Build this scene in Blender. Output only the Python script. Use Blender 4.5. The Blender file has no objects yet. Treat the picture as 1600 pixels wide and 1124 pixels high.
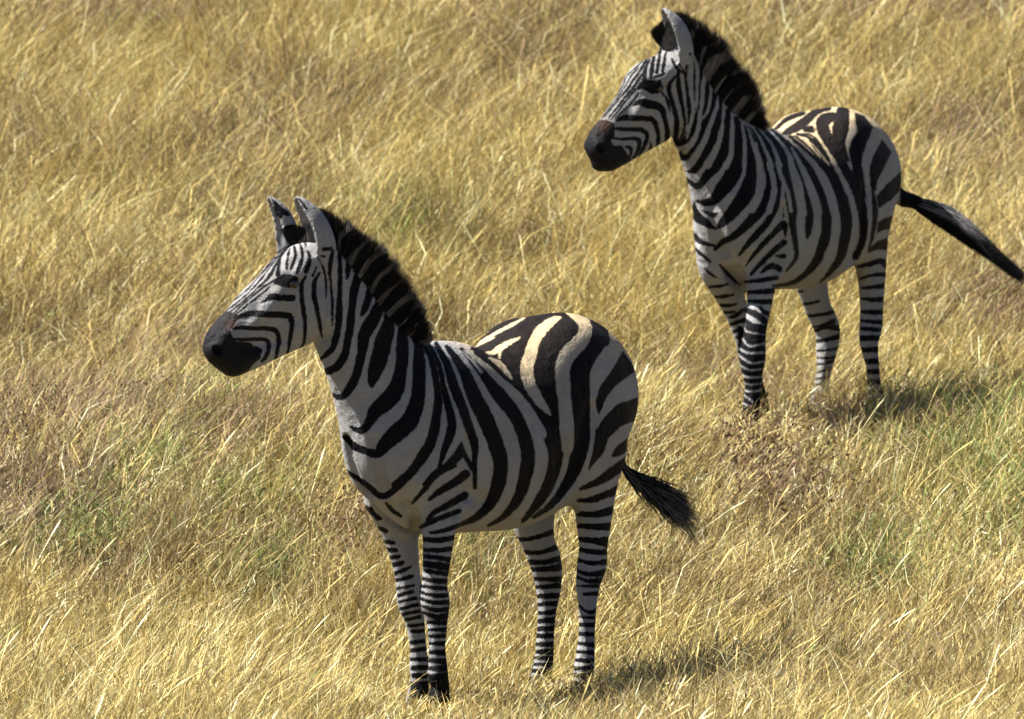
import bpy, math, random
import numpy as np
# ================================================================ camera, sky, sun, exposure
sc = bpy.context.scene
cam_d = bpy.data.cameras.new('camera'); cam = bpy.data.objects.new('camera', cam_d); sc.collection.objects.link(cam); sc.camera = cam
cam.location = (0.30, -26.0, 3.20); cam.rotation_euler = (math.radians(90-4.30), 0, 0)
cam_d.sensor_width = 36; cam_d.lens = 36*11440.0/1600; cam_d.clip_start = .5; cam_d.clip_end = 3000
cam_d.dof.use_dof = True; cam_d.dof.focus_distance = 26.6; cam_d.dof.aperture_fstop = 7.0
SUN = (-.63, -.03, .78)
_n = math.sqrt(sum(a*a for a in SUN)); SUN = tuple(a/_n for a in SUN)
elev = math.asin(SUN[2]); azim = math.atan2(SUN[0], SUN[1])
wd = bpy.data.worlds.new('World'); sc.world = wd; wd.use_nodes = True
nt = wd.node_tree; bg = nt.nodes['Background']; sky = nt.nodes.new('ShaderNodeTexSky'); sky.sky_type = 'NISHITA'
sky.sun_disc = False; sky.sun_elevation = elev; sky.sun_rotation = azim
nt.links.new(sky.outputs[0], bg.inputs[0]); bg.inputs[1].default_value = 0.05; sky.altitude = 1800; sky.air_density = .45; sky.dust_density = .2
sl = bpy.data.lights.new('sun', 'SUN'); sl.energy = 5.0; sl.angle = math.radians(.5); sl.color = (1, .95, .86)
so = bpy.data.objects.new('sun', sl); sc.collection.objects.link(so); so.location = (-6, 2, 8)
from mathutils import Vector
so.rotation_euler = Vector(SUN).to_track_quat('Z', 'Y').to_euler()
sc.view_settings.view_transform = 'Standard'; sc.view_settings.look = 'None'; sc.view_settings.exposure = 1.72; sc.view_settings.gamma = 1
# ================================================================ field modelling of the animals
# ---------------------------------------------------------------- camera model (shared by camera object and coat charts)
CAM = np.array([0.30, -26.0, 3.20]); PITCH = math.radians(4.30); FPX = 11440.0; CX, CY = 800.0, 562.0
_r = np.array([1.0, 0, 0]); _f = np.array([0, math.cos(PITCH), -math.sin(PITCH)]); _u = np.array([0, math.sin(PITCH), math.cos(PITCH)])
def proj(p):
    d = p - CAM
    z = d @ _f
    return CX + FPX*(d @ _r)/z, CY - FPX*(d @ _u)/z
def ray(px, py):
    return _f + _r*(px-CX)/FPX + _u*(CY-py)/FPX

class Frame:
    """Animal frame: root on the ground under the withers, fwd = heading, left = its left side."""
    def __init__(s, root, cs):
        s.root = np.array(root, float); c, sn = cs; n = math.hypot(c, sn)
        s.f = np.array([-c/n, -sn/n, 0]); s.l = np.array([sn/n, -c/n, 0])
    def P(s, px, py, w=0.0):                # point on the plane w metres to the animal's left of its mid plane
        d = ray(px, py); t = (w - (CAM-s.root) @ s.l)/(d @ s.l)
        return CAM + d*t - s.root
    def D(s, px, py, y):                    # point at depth y behind the root
        d = ray(px, py); t = (y + s.root[1] - CAM[1])/d[1]
        return CAM + d*t - s.root
    def B(s, u, w, z):
        return s.f*u + s.l*w + np.array([0, 0, z])

def smin(a, b, k):
    h = np.clip(0.5 + 0.5*(b-a)/k, 0, 1)
    return b + (a-b)*h - k*h*(1-h)

def catmull(pts, n):
    pts = np.array(pts, float); out = []
    for i in range(len(pts)-1):
        p0 = pts[max(i-1, 0)]; p1 = pts[i]; p2 = pts[i+1]; p3 = pts[min(i+2, len(pts)-1)]
        for t in np.arange(n)/n:
            out.append(0.5*((2*p1) + (-p0+p2)*t + (2*p0-5*p1+4*p2-p3)*t*t + (-p0+3*p1-3*p2+p3)*t**3))
    out.append(pts[-1]); return np.array(out)

class Field:
    def __init__(s, lo, hi, h):
        s.h = h; s.lo = np.array(lo, float); s.n = np.ceil((np.array(hi)-s.lo)/h).astype(int)+1
        s.v = np.full(s.n, 0.25, np.float32)
        s.ax = [(s.lo[i] + np.arange(s.n[i])*h).astype(np.float32) for i in range(3)]
    def box(s, lo, hi):
        a = np.maximum(np.floor((np.array(lo)-s.lo)/s.h).astype(int), 0)
        b = np.minimum(np.ceil((np.array(hi)-s.lo)/s.h).astype(int)+1, s.n)
        return tuple(slice(a[i], b[i]) for i in range(3))
    def grid(s, sl):
        return (s.ax[0][sl[0]][:, None, None], s.ax[1][sl[1]][None, :, None], s.ax[2][sl[2]][None, None, :])
    def tube_field(s, pts, rv, rl, lat, m=0.08, n=6, pad=1.0):
        """hard union over a dense spline of elliptical sections; lat = lateral direction (unit, per point or one)"""
        pts = np.array(pts, float); k = len(pts)
        L = np.array(lat, float); L = np.tile(L, (k, 1)) if L.ndim == 1 else L
        A = catmull(np.hstack([pts, np.array(rv, float)[:, None], np.array(rl, float)[:, None], L]), n)
        R = np.maximum(A[:, 3], A[:, 4])
        lo = (A[:, :3]-R[:, None]).min(0)-m; hi = (A[:, :3]+R[:, None]).max(0)+m
        sl = s.box(lo, hi); full = np.full([q.stop-q.start for q in sl], 0.25, np.float32)
        off = np.array([q.start for q in sl])
        for i in range(len(A)-1):
            a, b = A[i], A[i+1]; r = max(R[i], R[i+1])+m
            l2 = s.box(np.minimum(a[:3], b[:3])-r, np.maximum(a[:3], b[:3])+r)
            l2 = tuple(slice(max(q.start, o.start), min(q.stop, o.stop)) for q, o in zip(l2, sl))
            if any(q.stop <= q.start for q in l2): continue
            X, Y, Z = s.grid(l2)
            d = b[:3]-a[:3]; ln = np.linalg.norm(d)+1e-9; dn = d/ln
            lt = (a[5:8]+b[5:8])/2; lt = lt-dn*(lt@dn); lt /= np.linalg.norm(lt)+1e-9; vt = np.cross(dn, lt)
            qx, qy, qz = X-a[0], Y-a[1], Z-a[2]
            al = qx*dn[0]+qy*dn[1]+qz*dn[2]
            t = np.clip(al/ln, 0, 1); ex = al - t*ln
            ll = qx*lt[0]+qy*lt[1]+qz*lt[2]; vv = qx*vt[0]+qy*vt[1]+qz*vt[2]
            rv_ = a[3]+(b[3]-a[3])*t; rl_ = a[4]+(b[4]-a[4])*t; ra = np.minimum(rv_, rl_)*pad
            k0 = np.sqrt((ll/rl_)**2+(vv/rv_)**2+(ex/ra)**2)
            k1 = np.sqrt((ll/rl_**2)**2+(vv/rv_**2)**2+(ex/ra**2)**2)+1e-6
            dd = np.where(k0 > 1e-3, k0*(k0-1)/k1, -np.minimum(rv_, rl_)).astype(np.float32)
            dd = np.maximum(dd, -0.3)
            tgt = tuple(slice(l2[j].start-off[j], l2[j].stop-off[j]) for j in range(3))
            np.minimum(full[tgt], dd, out=full[tgt])
        return sl, full
    def add(s, pts, rv, rl=None, lat=(0, 1, 0), k=0.03, **kw):
        rl = rv if rl is None else rl
        sl, f = s.tube_field(pts, rv, rl, lat, **kw)
        s.v[sl] = smin(s.v[sl], f, k).astype(np.float32)
    def sub(s, pts, rv, rl=None, lat=(0, 1, 0), k=0.02, **kw):
        rl = rv if rl is None else rl
        sl, f = s.tube_field(pts, rv, rl, lat, **kw)
        s.v[sl] = -smin(-s.v[sl], f, k)
    def ell(s, c, r, ax, k=0.03, sign=1, m=0.06):
        c = np.array(c, float); R = max(r)
        sl = s.box(c-R-m, c+R+m); X, Y, Z = s.grid(sl)
        q = [X-c[0], Y-c[1], Z-c[2]]; a = []
        for e in ax: a.append(q[0]*e[0]+q[1]*e[1]+q[2]*e[2])
        k0 = np.sqrt(sum((a[i]/r[i])**2 for i in range(3)))
        k1 = np.sqrt(sum((a[i]/r[i]**2)**2 for i in range(3)))+1e-6
        d = np.where(k0 > 1e-3, k0*(k0-1)/k1, -min(r)).astype(np.float32)
        if sign > 0: s.v[sl] = smin(s.v[sl], d, k)
        else: s.v[sl] = -smin(-s.v[sl], d, k)
    def blend_field(s, sl, f, k):
        s.v[sl] = smin(s.v[sl], f, k)

def surface_nets(v, lo, h):
    neg = v < 0
    c = np.zeros(np.array(v.shape)-1, np.int8)
    for dx in (0, 1):
        for dy in (0, 1):
            for dz in (0, 1):
                c += neg[dx:v.shape[0]-1+dx, dy:v.shape[1]-1+dy, dz:v.shape[2]-1+dz]
    act = np.argwhere((c > 0) & (c < 8)); idx = np.full(c.shape, -1, np.int32)
    idx[act[:, 0], act[:, 1], act[:, 2]] = np.arange(len(act))
    s = np.zeros((len(act), 3)); n = np.zeros(len(act))
    cor = [(0,0,0),(1,0,0),(0,1,0),(1,1,0),(0,0,1),(1,0,1),(0,1,1),(1,1,1)]
    val = [v[act[:,0]+a, act[:,1]+b, act[:,2]+d].astype(float) for a, b, d in cor]
    for i in range(8):
        for j in range(i+1, 8):
            di = np.array(cor[j])-np.array(cor[i])
            if np.abs(di).sum() != 1: continue
            a, b = val[i], val[j]; m = (a < 0) != (b < 0)
            t = a/np.where(np.abs(a-b) < 1e-12, 1, a-b)
            s[m] += (np.array(cor[i])+t[:, None]*di)[m]; n[m] += 1
    verts = lo + (act + s/n[:, None])*h
    faces = []
    for ax in range(3):
        sh = [slice(1, -1)]*3; sh[ax] = slice(0, -1)
        a = neg[tuple(sh)]; sh2 = list(sh); sh2[ax] = slice(1, None); b = neg[tuple(sh2)]
        e = np.argwhere(a != b); o = np.array([1, 1, 1]); o[ax] = 0; e = e+o
        fl = neg[e[:,0], e[:,1], e[:,2]]
        u, w = (ax+1) % 3, (ax+2) % 3; du = np.eye(3, dtype=int)[u]; dw = np.eye(3, dtype=int)[w]
        q = [e-du-dw, e-dw, e, e-du]
        f = np.stack([idx[p[:,0], p[:,1], p[:,2]] for p in q], 1)
        f[~fl] = f[~fl][:, ::-1]
        faces.append(f)
    f = np.vstack(faces); return verts, f[(f >= 0).all(1)]

def smooth(v, f, it=2, lam=0.5):
    n = len(v)
    e = np.vstack([f[:, [0, 1]], f[:, [1, 2]], f[:, [2, 3]], f[:, [3, 0]]])
    cnt = np.bincount(e[:, 0], minlength=n)+np.bincount(e[:, 1], minlength=n); cnt = np.maximum(cnt, 1)
    for i in range(it*2):
        acc = np.stack([np.bincount(e[:, 0], v[e[:, 1], k], minlength=n)+np.bincount(e[:, 1], v[e[:, 0], k], minlength=n) for k in range(3)], 1)
        v = v + (lam if i % 2 == 0 else -lam*0.98)*(acc/cnt[:, None]-v)
    return v

def vnormals(v, f):
    a, b, c, d = (v[f[:, i]] for i in range(4)); n = np.cross(c-a, d-b)
    o = np.zeros_like(v)
    for i in range(4):
        for k in range(3): o[:, k] += np.bincount(f[:, i], n[:, k], minlength=len(v))
    return o/(np.linalg.norm(o, axis=1)[:, None]+1e-12)

def unit(a):
    a = np.array(a, float); return a/np.linalg.norm(a)

# ---------------------------------------------------------------- the body of one zebra
def build_body(S, h=0.006):
    F = S['frame']; B, P, D = F.B, F.P, F.D; L = F.l
    pad = 0.06
    pts = np.array(S['bbox']); fd = Field(pts[0], pts[1], h)
    # torso
    T = S['torso']
    fd.add([B(u, 0, z) for u, z, a, b in T], [a for *_, a, b in T], [b for *_, b in T], lat=L, k=0.03, m=0.1, n=16)
    # shoulder and haunch masses
    for side in (1, -1):
        for (u, w, z, ru, rw, rz, k, tilt) in S['masses']:
            c, s_ = math.cos(tilt), math.sin(tilt)
            a0 = F.f*c+np.array([0, 0, s_]); a2 = -F.f*s_+np.array([0, 0, c])
            fd.ell(B(u, side*w, z), (ru, rw, rz), (a0, L, a2), k=k)
    # neck
    N = S['neck']; np_ = [D(px, py, y) for px, py, y, rv, rl in N]
    lats = []
    for i in range(len(np_)):
        d = np_[min(i+1, len(np_)-1)]-np_[max(i-1, 0)]; l = np.cross(d, [0, 0, 1.0]); lats.append(unit(l)*np.sign(l@L))
    fd.add(np_, [a[3] for a in N], [a[4] for a in N], lat=lats, k=S.get('neck_k', 0.08), m=0.14, n=16)
    # legs
    for leg in S['legs']:
        J = [(a, b, c, d*(1.05 if d < .037 else 1.0), e*(1.05 if d < .037 else 1.0)) for a, b, c, d, e in leg['j']]; fd_pts = [P(px, py, w) for px, py, w, rv, rl in J]
        # elongated fore-aft section: "vertical" axis of the section is along the heading
        fd.add(fd_pts, [a[3] for a in J], [a[4] for a in J], lat=L, k=leg.get('k', 0.03), m=0.1, n=9)
        for (px, py, w, ru, rw, rz) in leg.get('e', []):
            fd.ell(P(px, py, w), (ru, rw, rz), (F.f, L, np.array([0, 0, 1.0])), k=0.02)
    # head
    H = S['head']; m = H['map']; hf, hl, hu = H['axes']
    Hp = lambda px, py, o=0.0: m(px, py, o)
    sc = H['scale']
    for part in H['tubes']:
        fd.add([Hp(*p[:3]) for p in part['p']], [p[3]*sc for p in part['p']], [p[4]*sc for p in part['p']], lat=hl, k=part.get('k', .03)*sc, m=0.08)
    for (px, py, o, r, k, sg) in H['ells']:
        fd.ell(Hp(px, py, o), tuple(np.array(r)*sc), (hf, hl, hu), k=k*sc, sign=sg)
    for (p, r, k) in H.get('cuts', []):
        fd.sub([Hp(*q) for q in p], [r*sc]*len(p), k=k, m=0.03)
    # ears
    for E in S['ears']:
        base, tip, op = E['base'], E['tip'], unit(E['open'])
        ax = unit(tip-base); op = unit(op-ax*(op@ax)); lt = np.cross(ax, op); ln = np.linalg.norm(tip-base)
        prof = [(-.24,.85),(.06, 1.05), (.2, 1.04), (.38, .96), (.56, .86), (.74, .68), (.88, .48), (.97, .26)]
        bend = unit(E.get('bend', op))
        pp = [base+ax*ln*t+bend*ln*(.10*math.sin(t*math.pi)-.02) for t, r in prof]; rr = [r*E['r'] for t, r in prof]
        sl, f = fd.tube_field(pp, [r*.95 for r in rr], rr, lt, m=0.05, n=5)
        pi = [q+op*r*.62+ax*.004 for q, r in zip(pp, rr)]
        si, g = fd.tube_field(pi[1:], [max(r*.9, .003) for r in rr[1:]], [max(r*.86, .002) for r in rr[1:]], lt, m=0.05, n=5)
        G = np.full_like(fd.v[sl], 0.25)
        # place g in the sl window
        a = [max(sl[j].start, si[j].start) for j in range(3)]; b = [min(sl[j].stop, si[j].stop) for j in range(3)]
        G[tuple(slice(a[j]-sl[j].start, b[j]-sl[j].start) for j in range(3))] = g[tuple(slice(a[j]-si[j].start, b[j]-si[j].start) for j in range(3))]
        f = -smin(-f, G, .004)
        fd.blend_field(sl, f, 0.016)
    # creases of muscle and skin, drawn on the near side and mirrored to the far one
    def hit(px, py):
        d = ray(px, py); t = np.arange(23, 34, .004); q = CAM-F.root+d[None]*t[:, None]
        g = ((q-fd.lo)/h).astype(int); ok = ((g >= 0) & (g < fd.n)).all(1); val = np.full(len(t), 1.0)
        val[ok] = fd.v[g[ok, 0], g[ok, 1], g[ok, 2]]
        i = np.argmax(val < 0); return q[i] if val[i] < 0 else None
    for path, r, dep, k in S.get('creases', []):
        P0 = [hit(*q) for q in path]; P0 = [q for q in P0 if q is not None]
        if len(P0) < 2: continue
        P0 = [q-_f*(r-dep) for q in P0]
        sets = [P0] if P0[0][2] > 1.15 or k < 0 else [P0, [q-2*(q@L)*L for q in P0]]
        for ps in sets: fd.sub(ps, [r]*len(ps), k=abs(k), m=.05)
    for path, r, out, k in S.get('ridges', []):
        P0 = [hit(*q) for q in path]; P0 = [q for q in P0 if q is not None]
        if len(P0) < 2: continue
        P0 = [q+_f*(r-out) for q in P0]
        fd.add(P0, [r]*len(P0), k=k, m=.05)
    # tail dock
    Tl = S['tail']
    fd.add([p for p, r in Tl], [r for p, r in Tl], lat=L, k=0.02)
    v, f = surface_nets(fd.v, fd.lo, h)
    v = smooth(v, f, 4)
    # keep biggest component by flood (cheap union-find over faces)
    lab = np.arange(len(v))
    while True:
        m_ = lab[f].min(1); new = lab.copy()
        for i in range(4): np.minimum.at(new, f[:, i], m_)
        new = new[new]
        if (new == lab).all(): break
        lab = new
    main = np.bincount(lab).argmax(); keepv = lab == main
    kf = keepv[f].all(1); f = f[kf]; ids = np.cumsum(keepv)-1
    return v[keepv], ids[f].astype(np.int32)
def head_map(F, c, sx, sy, y0, ky, o_dir):
    """head landmarks are given on one drawing (muzzle to poll) and placed on the animal's own head plane"""
    def m(px, py, o=0.0):
        dx, dy = px-451.0, py-439.0
        return F.D(c[0]+sx*dx, c[1]+sy*dy, y0 + ky*dx/440.0) + o_dir*o
    return m

TUBES = [
 dict(p=[(497,412,0,.062,.056),(479,415,0,.082,.073),(455,434,0,.094,.088),(434,462,0,.098,.080),(404,490,0,.098,.062),(380,513,0,.088,.052),(358,538,0,.090,.060),(348,552,0,.078,.056)], k=.03),
 dict(p=[(476,484,0,.112,.066),(458,500,0,.105,.064),(425,527,0,.078,.048),(395,548,0,.064,.044),(374,560,0,.056,.044),(362,566,0,.046,.04)], k=.03),
]
ELLS = [ # px,py,offset(left), radii(fwd,left,up), k, sign
 (476,478,.030,(.095,.052,.105),.03,1), (476,478,-.030,(.095,.052,.105),.03,1),
 (452,428,.072,(.045,.026,.022),.02,1), (452,428,-.072,(.045,.026,.022),.02,1),
 (452,440,.098,(.022,.016,.014),.012,-1), (452,440,-.098,(.022,.016,.014),.012,-1),
 (337,543,.042,(.030,.022,.030),.02,1), (337,543,-.042,(.030,.022,.030),.02,1),
 (333,547,.066,(.014,.030,.022),.008,-1), (333,547,-.066,(.014,.030,.022),.008,-1),
 (428,470,.066,(.07,.012,.014),.03,1),(428,470,-.066,(.07,.012,.014),.03,1),
 (366,572,0,(.030,.036,.026),.03,1),
]
CUTS = [ ([(322,571,.06),(340,566,.066),(360,560,.062),(374,553,.06)], .006, .006) , ([(322,571,-.06),(340,566,-.066),(360,560,-.062),(374,553,-.06)], .006, .006)]
TORSO = [( .30, .99,.11,.10),( .22,.965,.22,.155),( .08,.965,.325,.185),(-.10,.96,.345,.21),(-.30,.93,.325,.245),(-.50,.935,.335,.262),(-.68,.995,.35,.255),(-.84,1.045,.325,.235),(-.97,1.06,.265,.21),(-1.05,1.07,.18,.145)]
MASSES = [( .06,.12,.90,.14,.075,.24,.05,-.35),   # shoulder
          ( .20,.085,.92,.10,.08,.13,.05,0),        # breast
          (-.72,.13,1.14,.20,.10,.19,.08,.3),      # croup
          (-.83,.135,.95,.17,.105,.24,.06,.15)]     # thigh

def zebra1():
    F = Frame((0.0, 0.0, 0.0), (.57, .82)); P, D, B = F.P, F.D, F.B
    hf = unit([-.40, -.14, -.40]); hl = unit(np.cross([0,0,1.0], hf)); hu = np.cross(hf, hl)
    S = dict(frame=F, name='z1')
    S['bbox'] = ((-.95, -.75, -.16), (1.05, 1.2, 1.95))
    S['torso'] = TORSO; S['masses'] = MASSES
    S['neck'] = [(500,420,-.36,.105,.073),(514,447,-.33,.135,.078),(543,501,-.29,.155,.086),(576,562,-.23,.183,.103),(608,623,-.17,.225,.13),(640,675,-.10,.26,.155)]
    S['legs'] = [
     dict(j=[(680,775,.10,.10,.06),(686,815,.115,.070,.058),(683,868,.115,.056,.048),(679,912,.115,.050,.042),(680,942,.115,.054,.050),(683,972,.115,.040,.036),(683,1010,.115,.031,.027),(684,1040,.115,.034,.031),(684,1055,.115,.040,.036),(688,1072,.115,.032,.030),(686,1088,.115,.040,.036),(685,1104,.115,.046,.042)], k=.05),
     dict(j=[(605,775,-.11,.10,.07),(620,815,-.10,.078,.062),(630,858,-.095,.062,.05),(637,900,-.09,.050,.042),(642,940,-.085,.052,.046),(648,970,-.085,.038,.034),(653,1008,-.085,.030,.027),(655,1040,-.085,.036,.032),(656,1066,-.085,.032,.03),(654,1082,-.085,.040,.036),(652,1098,-.085,.046,.042)], k=.05),
     dict(j=[(925,720,.13,.17,.08),(928,775,.13,.105,.065),(928,820,.125,.078,.055),(927,855,.12,.060,.048),(925,882,.115,.066,.048),(919,912,.115,.050,.042),(918,950,.115,.034,.030),(917,990,.115,.030,.027),(914,1030,.115,.036,.033),(911,1050,.115,.040,.037),(906,1068,.115,.032,.030),(902,1082,.115,.040,.036),(900,1096,.115,.046,.042)], k=.05),
     dict(j=[(830,770,-.12,.13,.08),(834,815,-.12,.095,.065),(842,850,-.12,.068,.055),(853,880,-.115,.070,.050),(857,915,-.115,.055,.044),(855,955,-.115,.038,.032),(852,995,-.115,.033,.030),(850,1030,-.115,.038,.034),(846,1055,-.115,.040,.036),(839,1068,-.115,.032,.030),(835,1080,-.115,.040,.036),(832,1094,-.115,.045,.042)], k=.05),
    ]
    mp = head_map(F, (451, 439), 1.0, 1.0, -.42, .30, hl)
    S['head'] = dict(map=mp, axes=(hf, hl, hu), scale=1.0, tubes=TUBES, ells=ELLS, cuts=CUTS)
    S['ears'] = [dict(base=D(499,398,-.40), tip=D(463,311,-.44), open=(-.93,-.40,0.0), r=.064, bend=(.8,.1,.1)),
                 dict(base=D(449,392,-.31), tip=D(419,309,-.33), open=(-.90,-.30,.1), r=.052, bend=(.8,.1,.2))]
    S['tail'] = [(B(-1.02,0,1.22),.035),(D(955,640,1.0),.030),(D(962,690,1.02),.024),(D(972,728,1.0),.016)]
    S['creases'] = [([(586,690),(592,730),(602,775)],.02,.010,.02), ([(738,690),(742,730),(736,768)],.03,.010,.03), ([(930,650),(916,700),(900,752)],.04,.014,.05),
        ([(520,455),(519,500),(508,532)],.02,.010,.02), 
        ([(655,836),(648,812),(636,790)],.022,.012,.02), ([(700,620),(690,680),(672,730)],.04,.008,.05), ([(860,640),(890,690),(884,760)],.05,.010,.06),
        ([(415,515),(440,505),(462,500)],.02,.005,.02), ([(385,543),(410,540),(440,532)],.02,.006,.02), ([(720,800),(730,770),(760,790)],.03,.006,.03),
        ([(925,900),(926,940),(922,1000)],.010,.006,.01), ([(864,900),(862,940),(860,1000)],.010,.006,.01), ([(692,975),(691,1020)],.009,.005,.01), ([(656,985),(659,1030)],.009,.005,.01)]
    S['ridges'] = [([(434,458),(414,484),(402,500)],.022,.012,.014), ([(392,508),(420,502),(452,504)],.02,.006,.02), ([(436,426),(452,423),(468,428)],.012,.008,.010), ([(440,450),(456,452)],.010,.003,.008), ([(350,528),(362,512)],.02,.003,.02)]
    S['crest'] = [(462,387,-.36),(478,383,-.355),(511,372,-.35),(543,402,-.33),(570,430,-.30),(592,460,-.27),(610,490,-.24),(636,516,-.17),(662,532,-.08)]
    S['manetop'] = [(448,354),(472,348),(503,322),(560,350),(597,378),(627,412),(650,450),(665,484),(668,518)]
    return S

def zebra2():
    F = Frame((1.333, 5.10, .539), (.43, .90)); P, D, B = F.P, F.D, F.B
    hf = unit([-.36, -.22, -.42]); hl = unit(np.cross([0,0,1.0], hf)); hu = np.cross(hf, hl)
    S = dict(frame=F, name='z2')
    S['bbox'] = ((-.95, -.85, -.16), (1.15, 1.25, 1.95))
    S['torso'] = [(u-.05*max(0,min(1,(-u-.3)/.4)), z, a, b+.022*max(0,min(1,(-u-.3)/.4))) for u,z,a,b in TORSO]; S['masses'] = MASSES
    S['neck'] = [(1058,102,-.42,.10,.075),(1065,128,-.39,.135,.08),(1086,172,-.34,.155,.09),(1113,219,-.27,.182,.11),(1138,262,-.20,.23,.135),(1160,312,-.12,.26,.16)]
    S['legs'] = [
     dict(j=[(1196,395,.09,.12,.065),(1190,440,.10,.072,.062),(1186,480,.10,.060,.050),(1180,518,.115,.052,.046),(1176,560,.115,.058,.054),(1176,585,.115,.044,.040),(1176,605,.115,.034,.031),(1174,632,.115,.036,.034),(1172,650,.115,.038,.034),(1171,672,.115,.045,.042)], k=.05),
     dict(j=[(1120,365,-.09,.12,.08),(1119,410,-.09,.10,.075),(1134,445,-.09,.080,.062),(1150,485,-.09,.060,.048),(1163,525,-.07,.050,.042),(1172,560,-.06,.052,.046),(1180,595,-.06,.034,.031),(1188,630,-.06,.038,.034),(1190,652,-.06,.036,.032),(1188,672,-.06,.045,.042)], k=.05),
     dict(j=[(1355,350,.13,.17,.08),(1360,400,.13,.105,.066),(1362,440,.125,.078,.056),(1362,480,.12,.060,.050),(1361,510,.115,.064,.048),(1358,535,.115,.048,.040),(1362,565,.115,.033,.030),(1366,600,.115,.030,.028),(1370,628,.115,.040,.036),(1368,642,.115,.034,.032),(1364,660,.115,.045,.042)], k=.05),
     dict(j=[(1258,395,-.12,.13,.08),(1268,440,-.12,.09,.065),(1278,480,-.12,.066,.055),(1293,515,-.115,.068,.052),(1292,545,-.115,.056,.046),(1288,575,-.115,.040,.035),(1283,600,-.115,.034,.030),(1278,628,-.115,.040,.036),(1272,645,-.115,.034,.032),(1268,662,-.115,.045,.042)], k=.05),
    ]
    mp = head_map(F, (1017, 135), .76, .90, -.46, .42, hl)
    S['head'] = dict(map=mp, axes=(hf, hl, hu), scale=.97, tubes=TUBES, ells=ELLS+[(432,434,0,(.09,.07,.065),.06,1),(345,574,0,(.03,.035,.03),.03,1)], cuts=CUTS)
    S['ears'] = [dict(base=D(1062,88,-.46), tip=D(1036,16,-.50), open=(-.93,-.40,0.0), r=.062, bend=(.6,.1,.1)),
                 dict(base=D(1040,82,-.33), tip=D(1041,24,-.30), open=(-.90,-.30,.1), r=.042, bend=(.8,.1,.2))]
    S['tail'] = [(B(-.98,0,1.20),.035),(D(1400,303,1.0),.036),(D(1425,314,1.02),.032),(D(1455,328,1.02),.026),(D(1480,344,1.02),.016)]
    S['creases'] = [([(1122,330),(1126,370),(1134,400)],.02,.012,.02), ([(1228,330),(1232,380),(1222,420)],.03,.010,.03), ([(1362,300),(1354,350),(1338,405)],.04,.014,.05),
        ([(1060,150),(1062,190),(1056,218)],.02,.009,.02), ([(1072,250),(1090,290),(1108,325)],.03,.008,.03),
        ([(1163,452),(1158,435),(1150,420)],.022,.012,.02), ([(1200,270),(1196,330),(1186,370)],.04,.008,.05),
        ([(1184,590),(1184,625)],.009,.005,.01), ([(1296,560),(1290,600)],.010,.006,.01), ([(1368,540),(1370,590)],.010,.006,.01)]
    S['ridges'] = [([(1004,158),(992,178),(982,194)],.022,.011,.014), ([(1008,124),(1020,120),(1032,124)],.012,.008,.010)]
    S['crest'] = [(1035,72,-.43),(1048,66,-.42),(1074,66,-.41),(1099,104,-.38),(1119,139,-.34),(1142,171,-.28),(1164,190,-.2),(1189,200,-.06)]
    S['manetop'] = [(1018,42),(1042,24),(1068,16),(1120,46),(1150,84),(1174,115),(1186,150),(1196,190)]
    return S
C = {}
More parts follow.
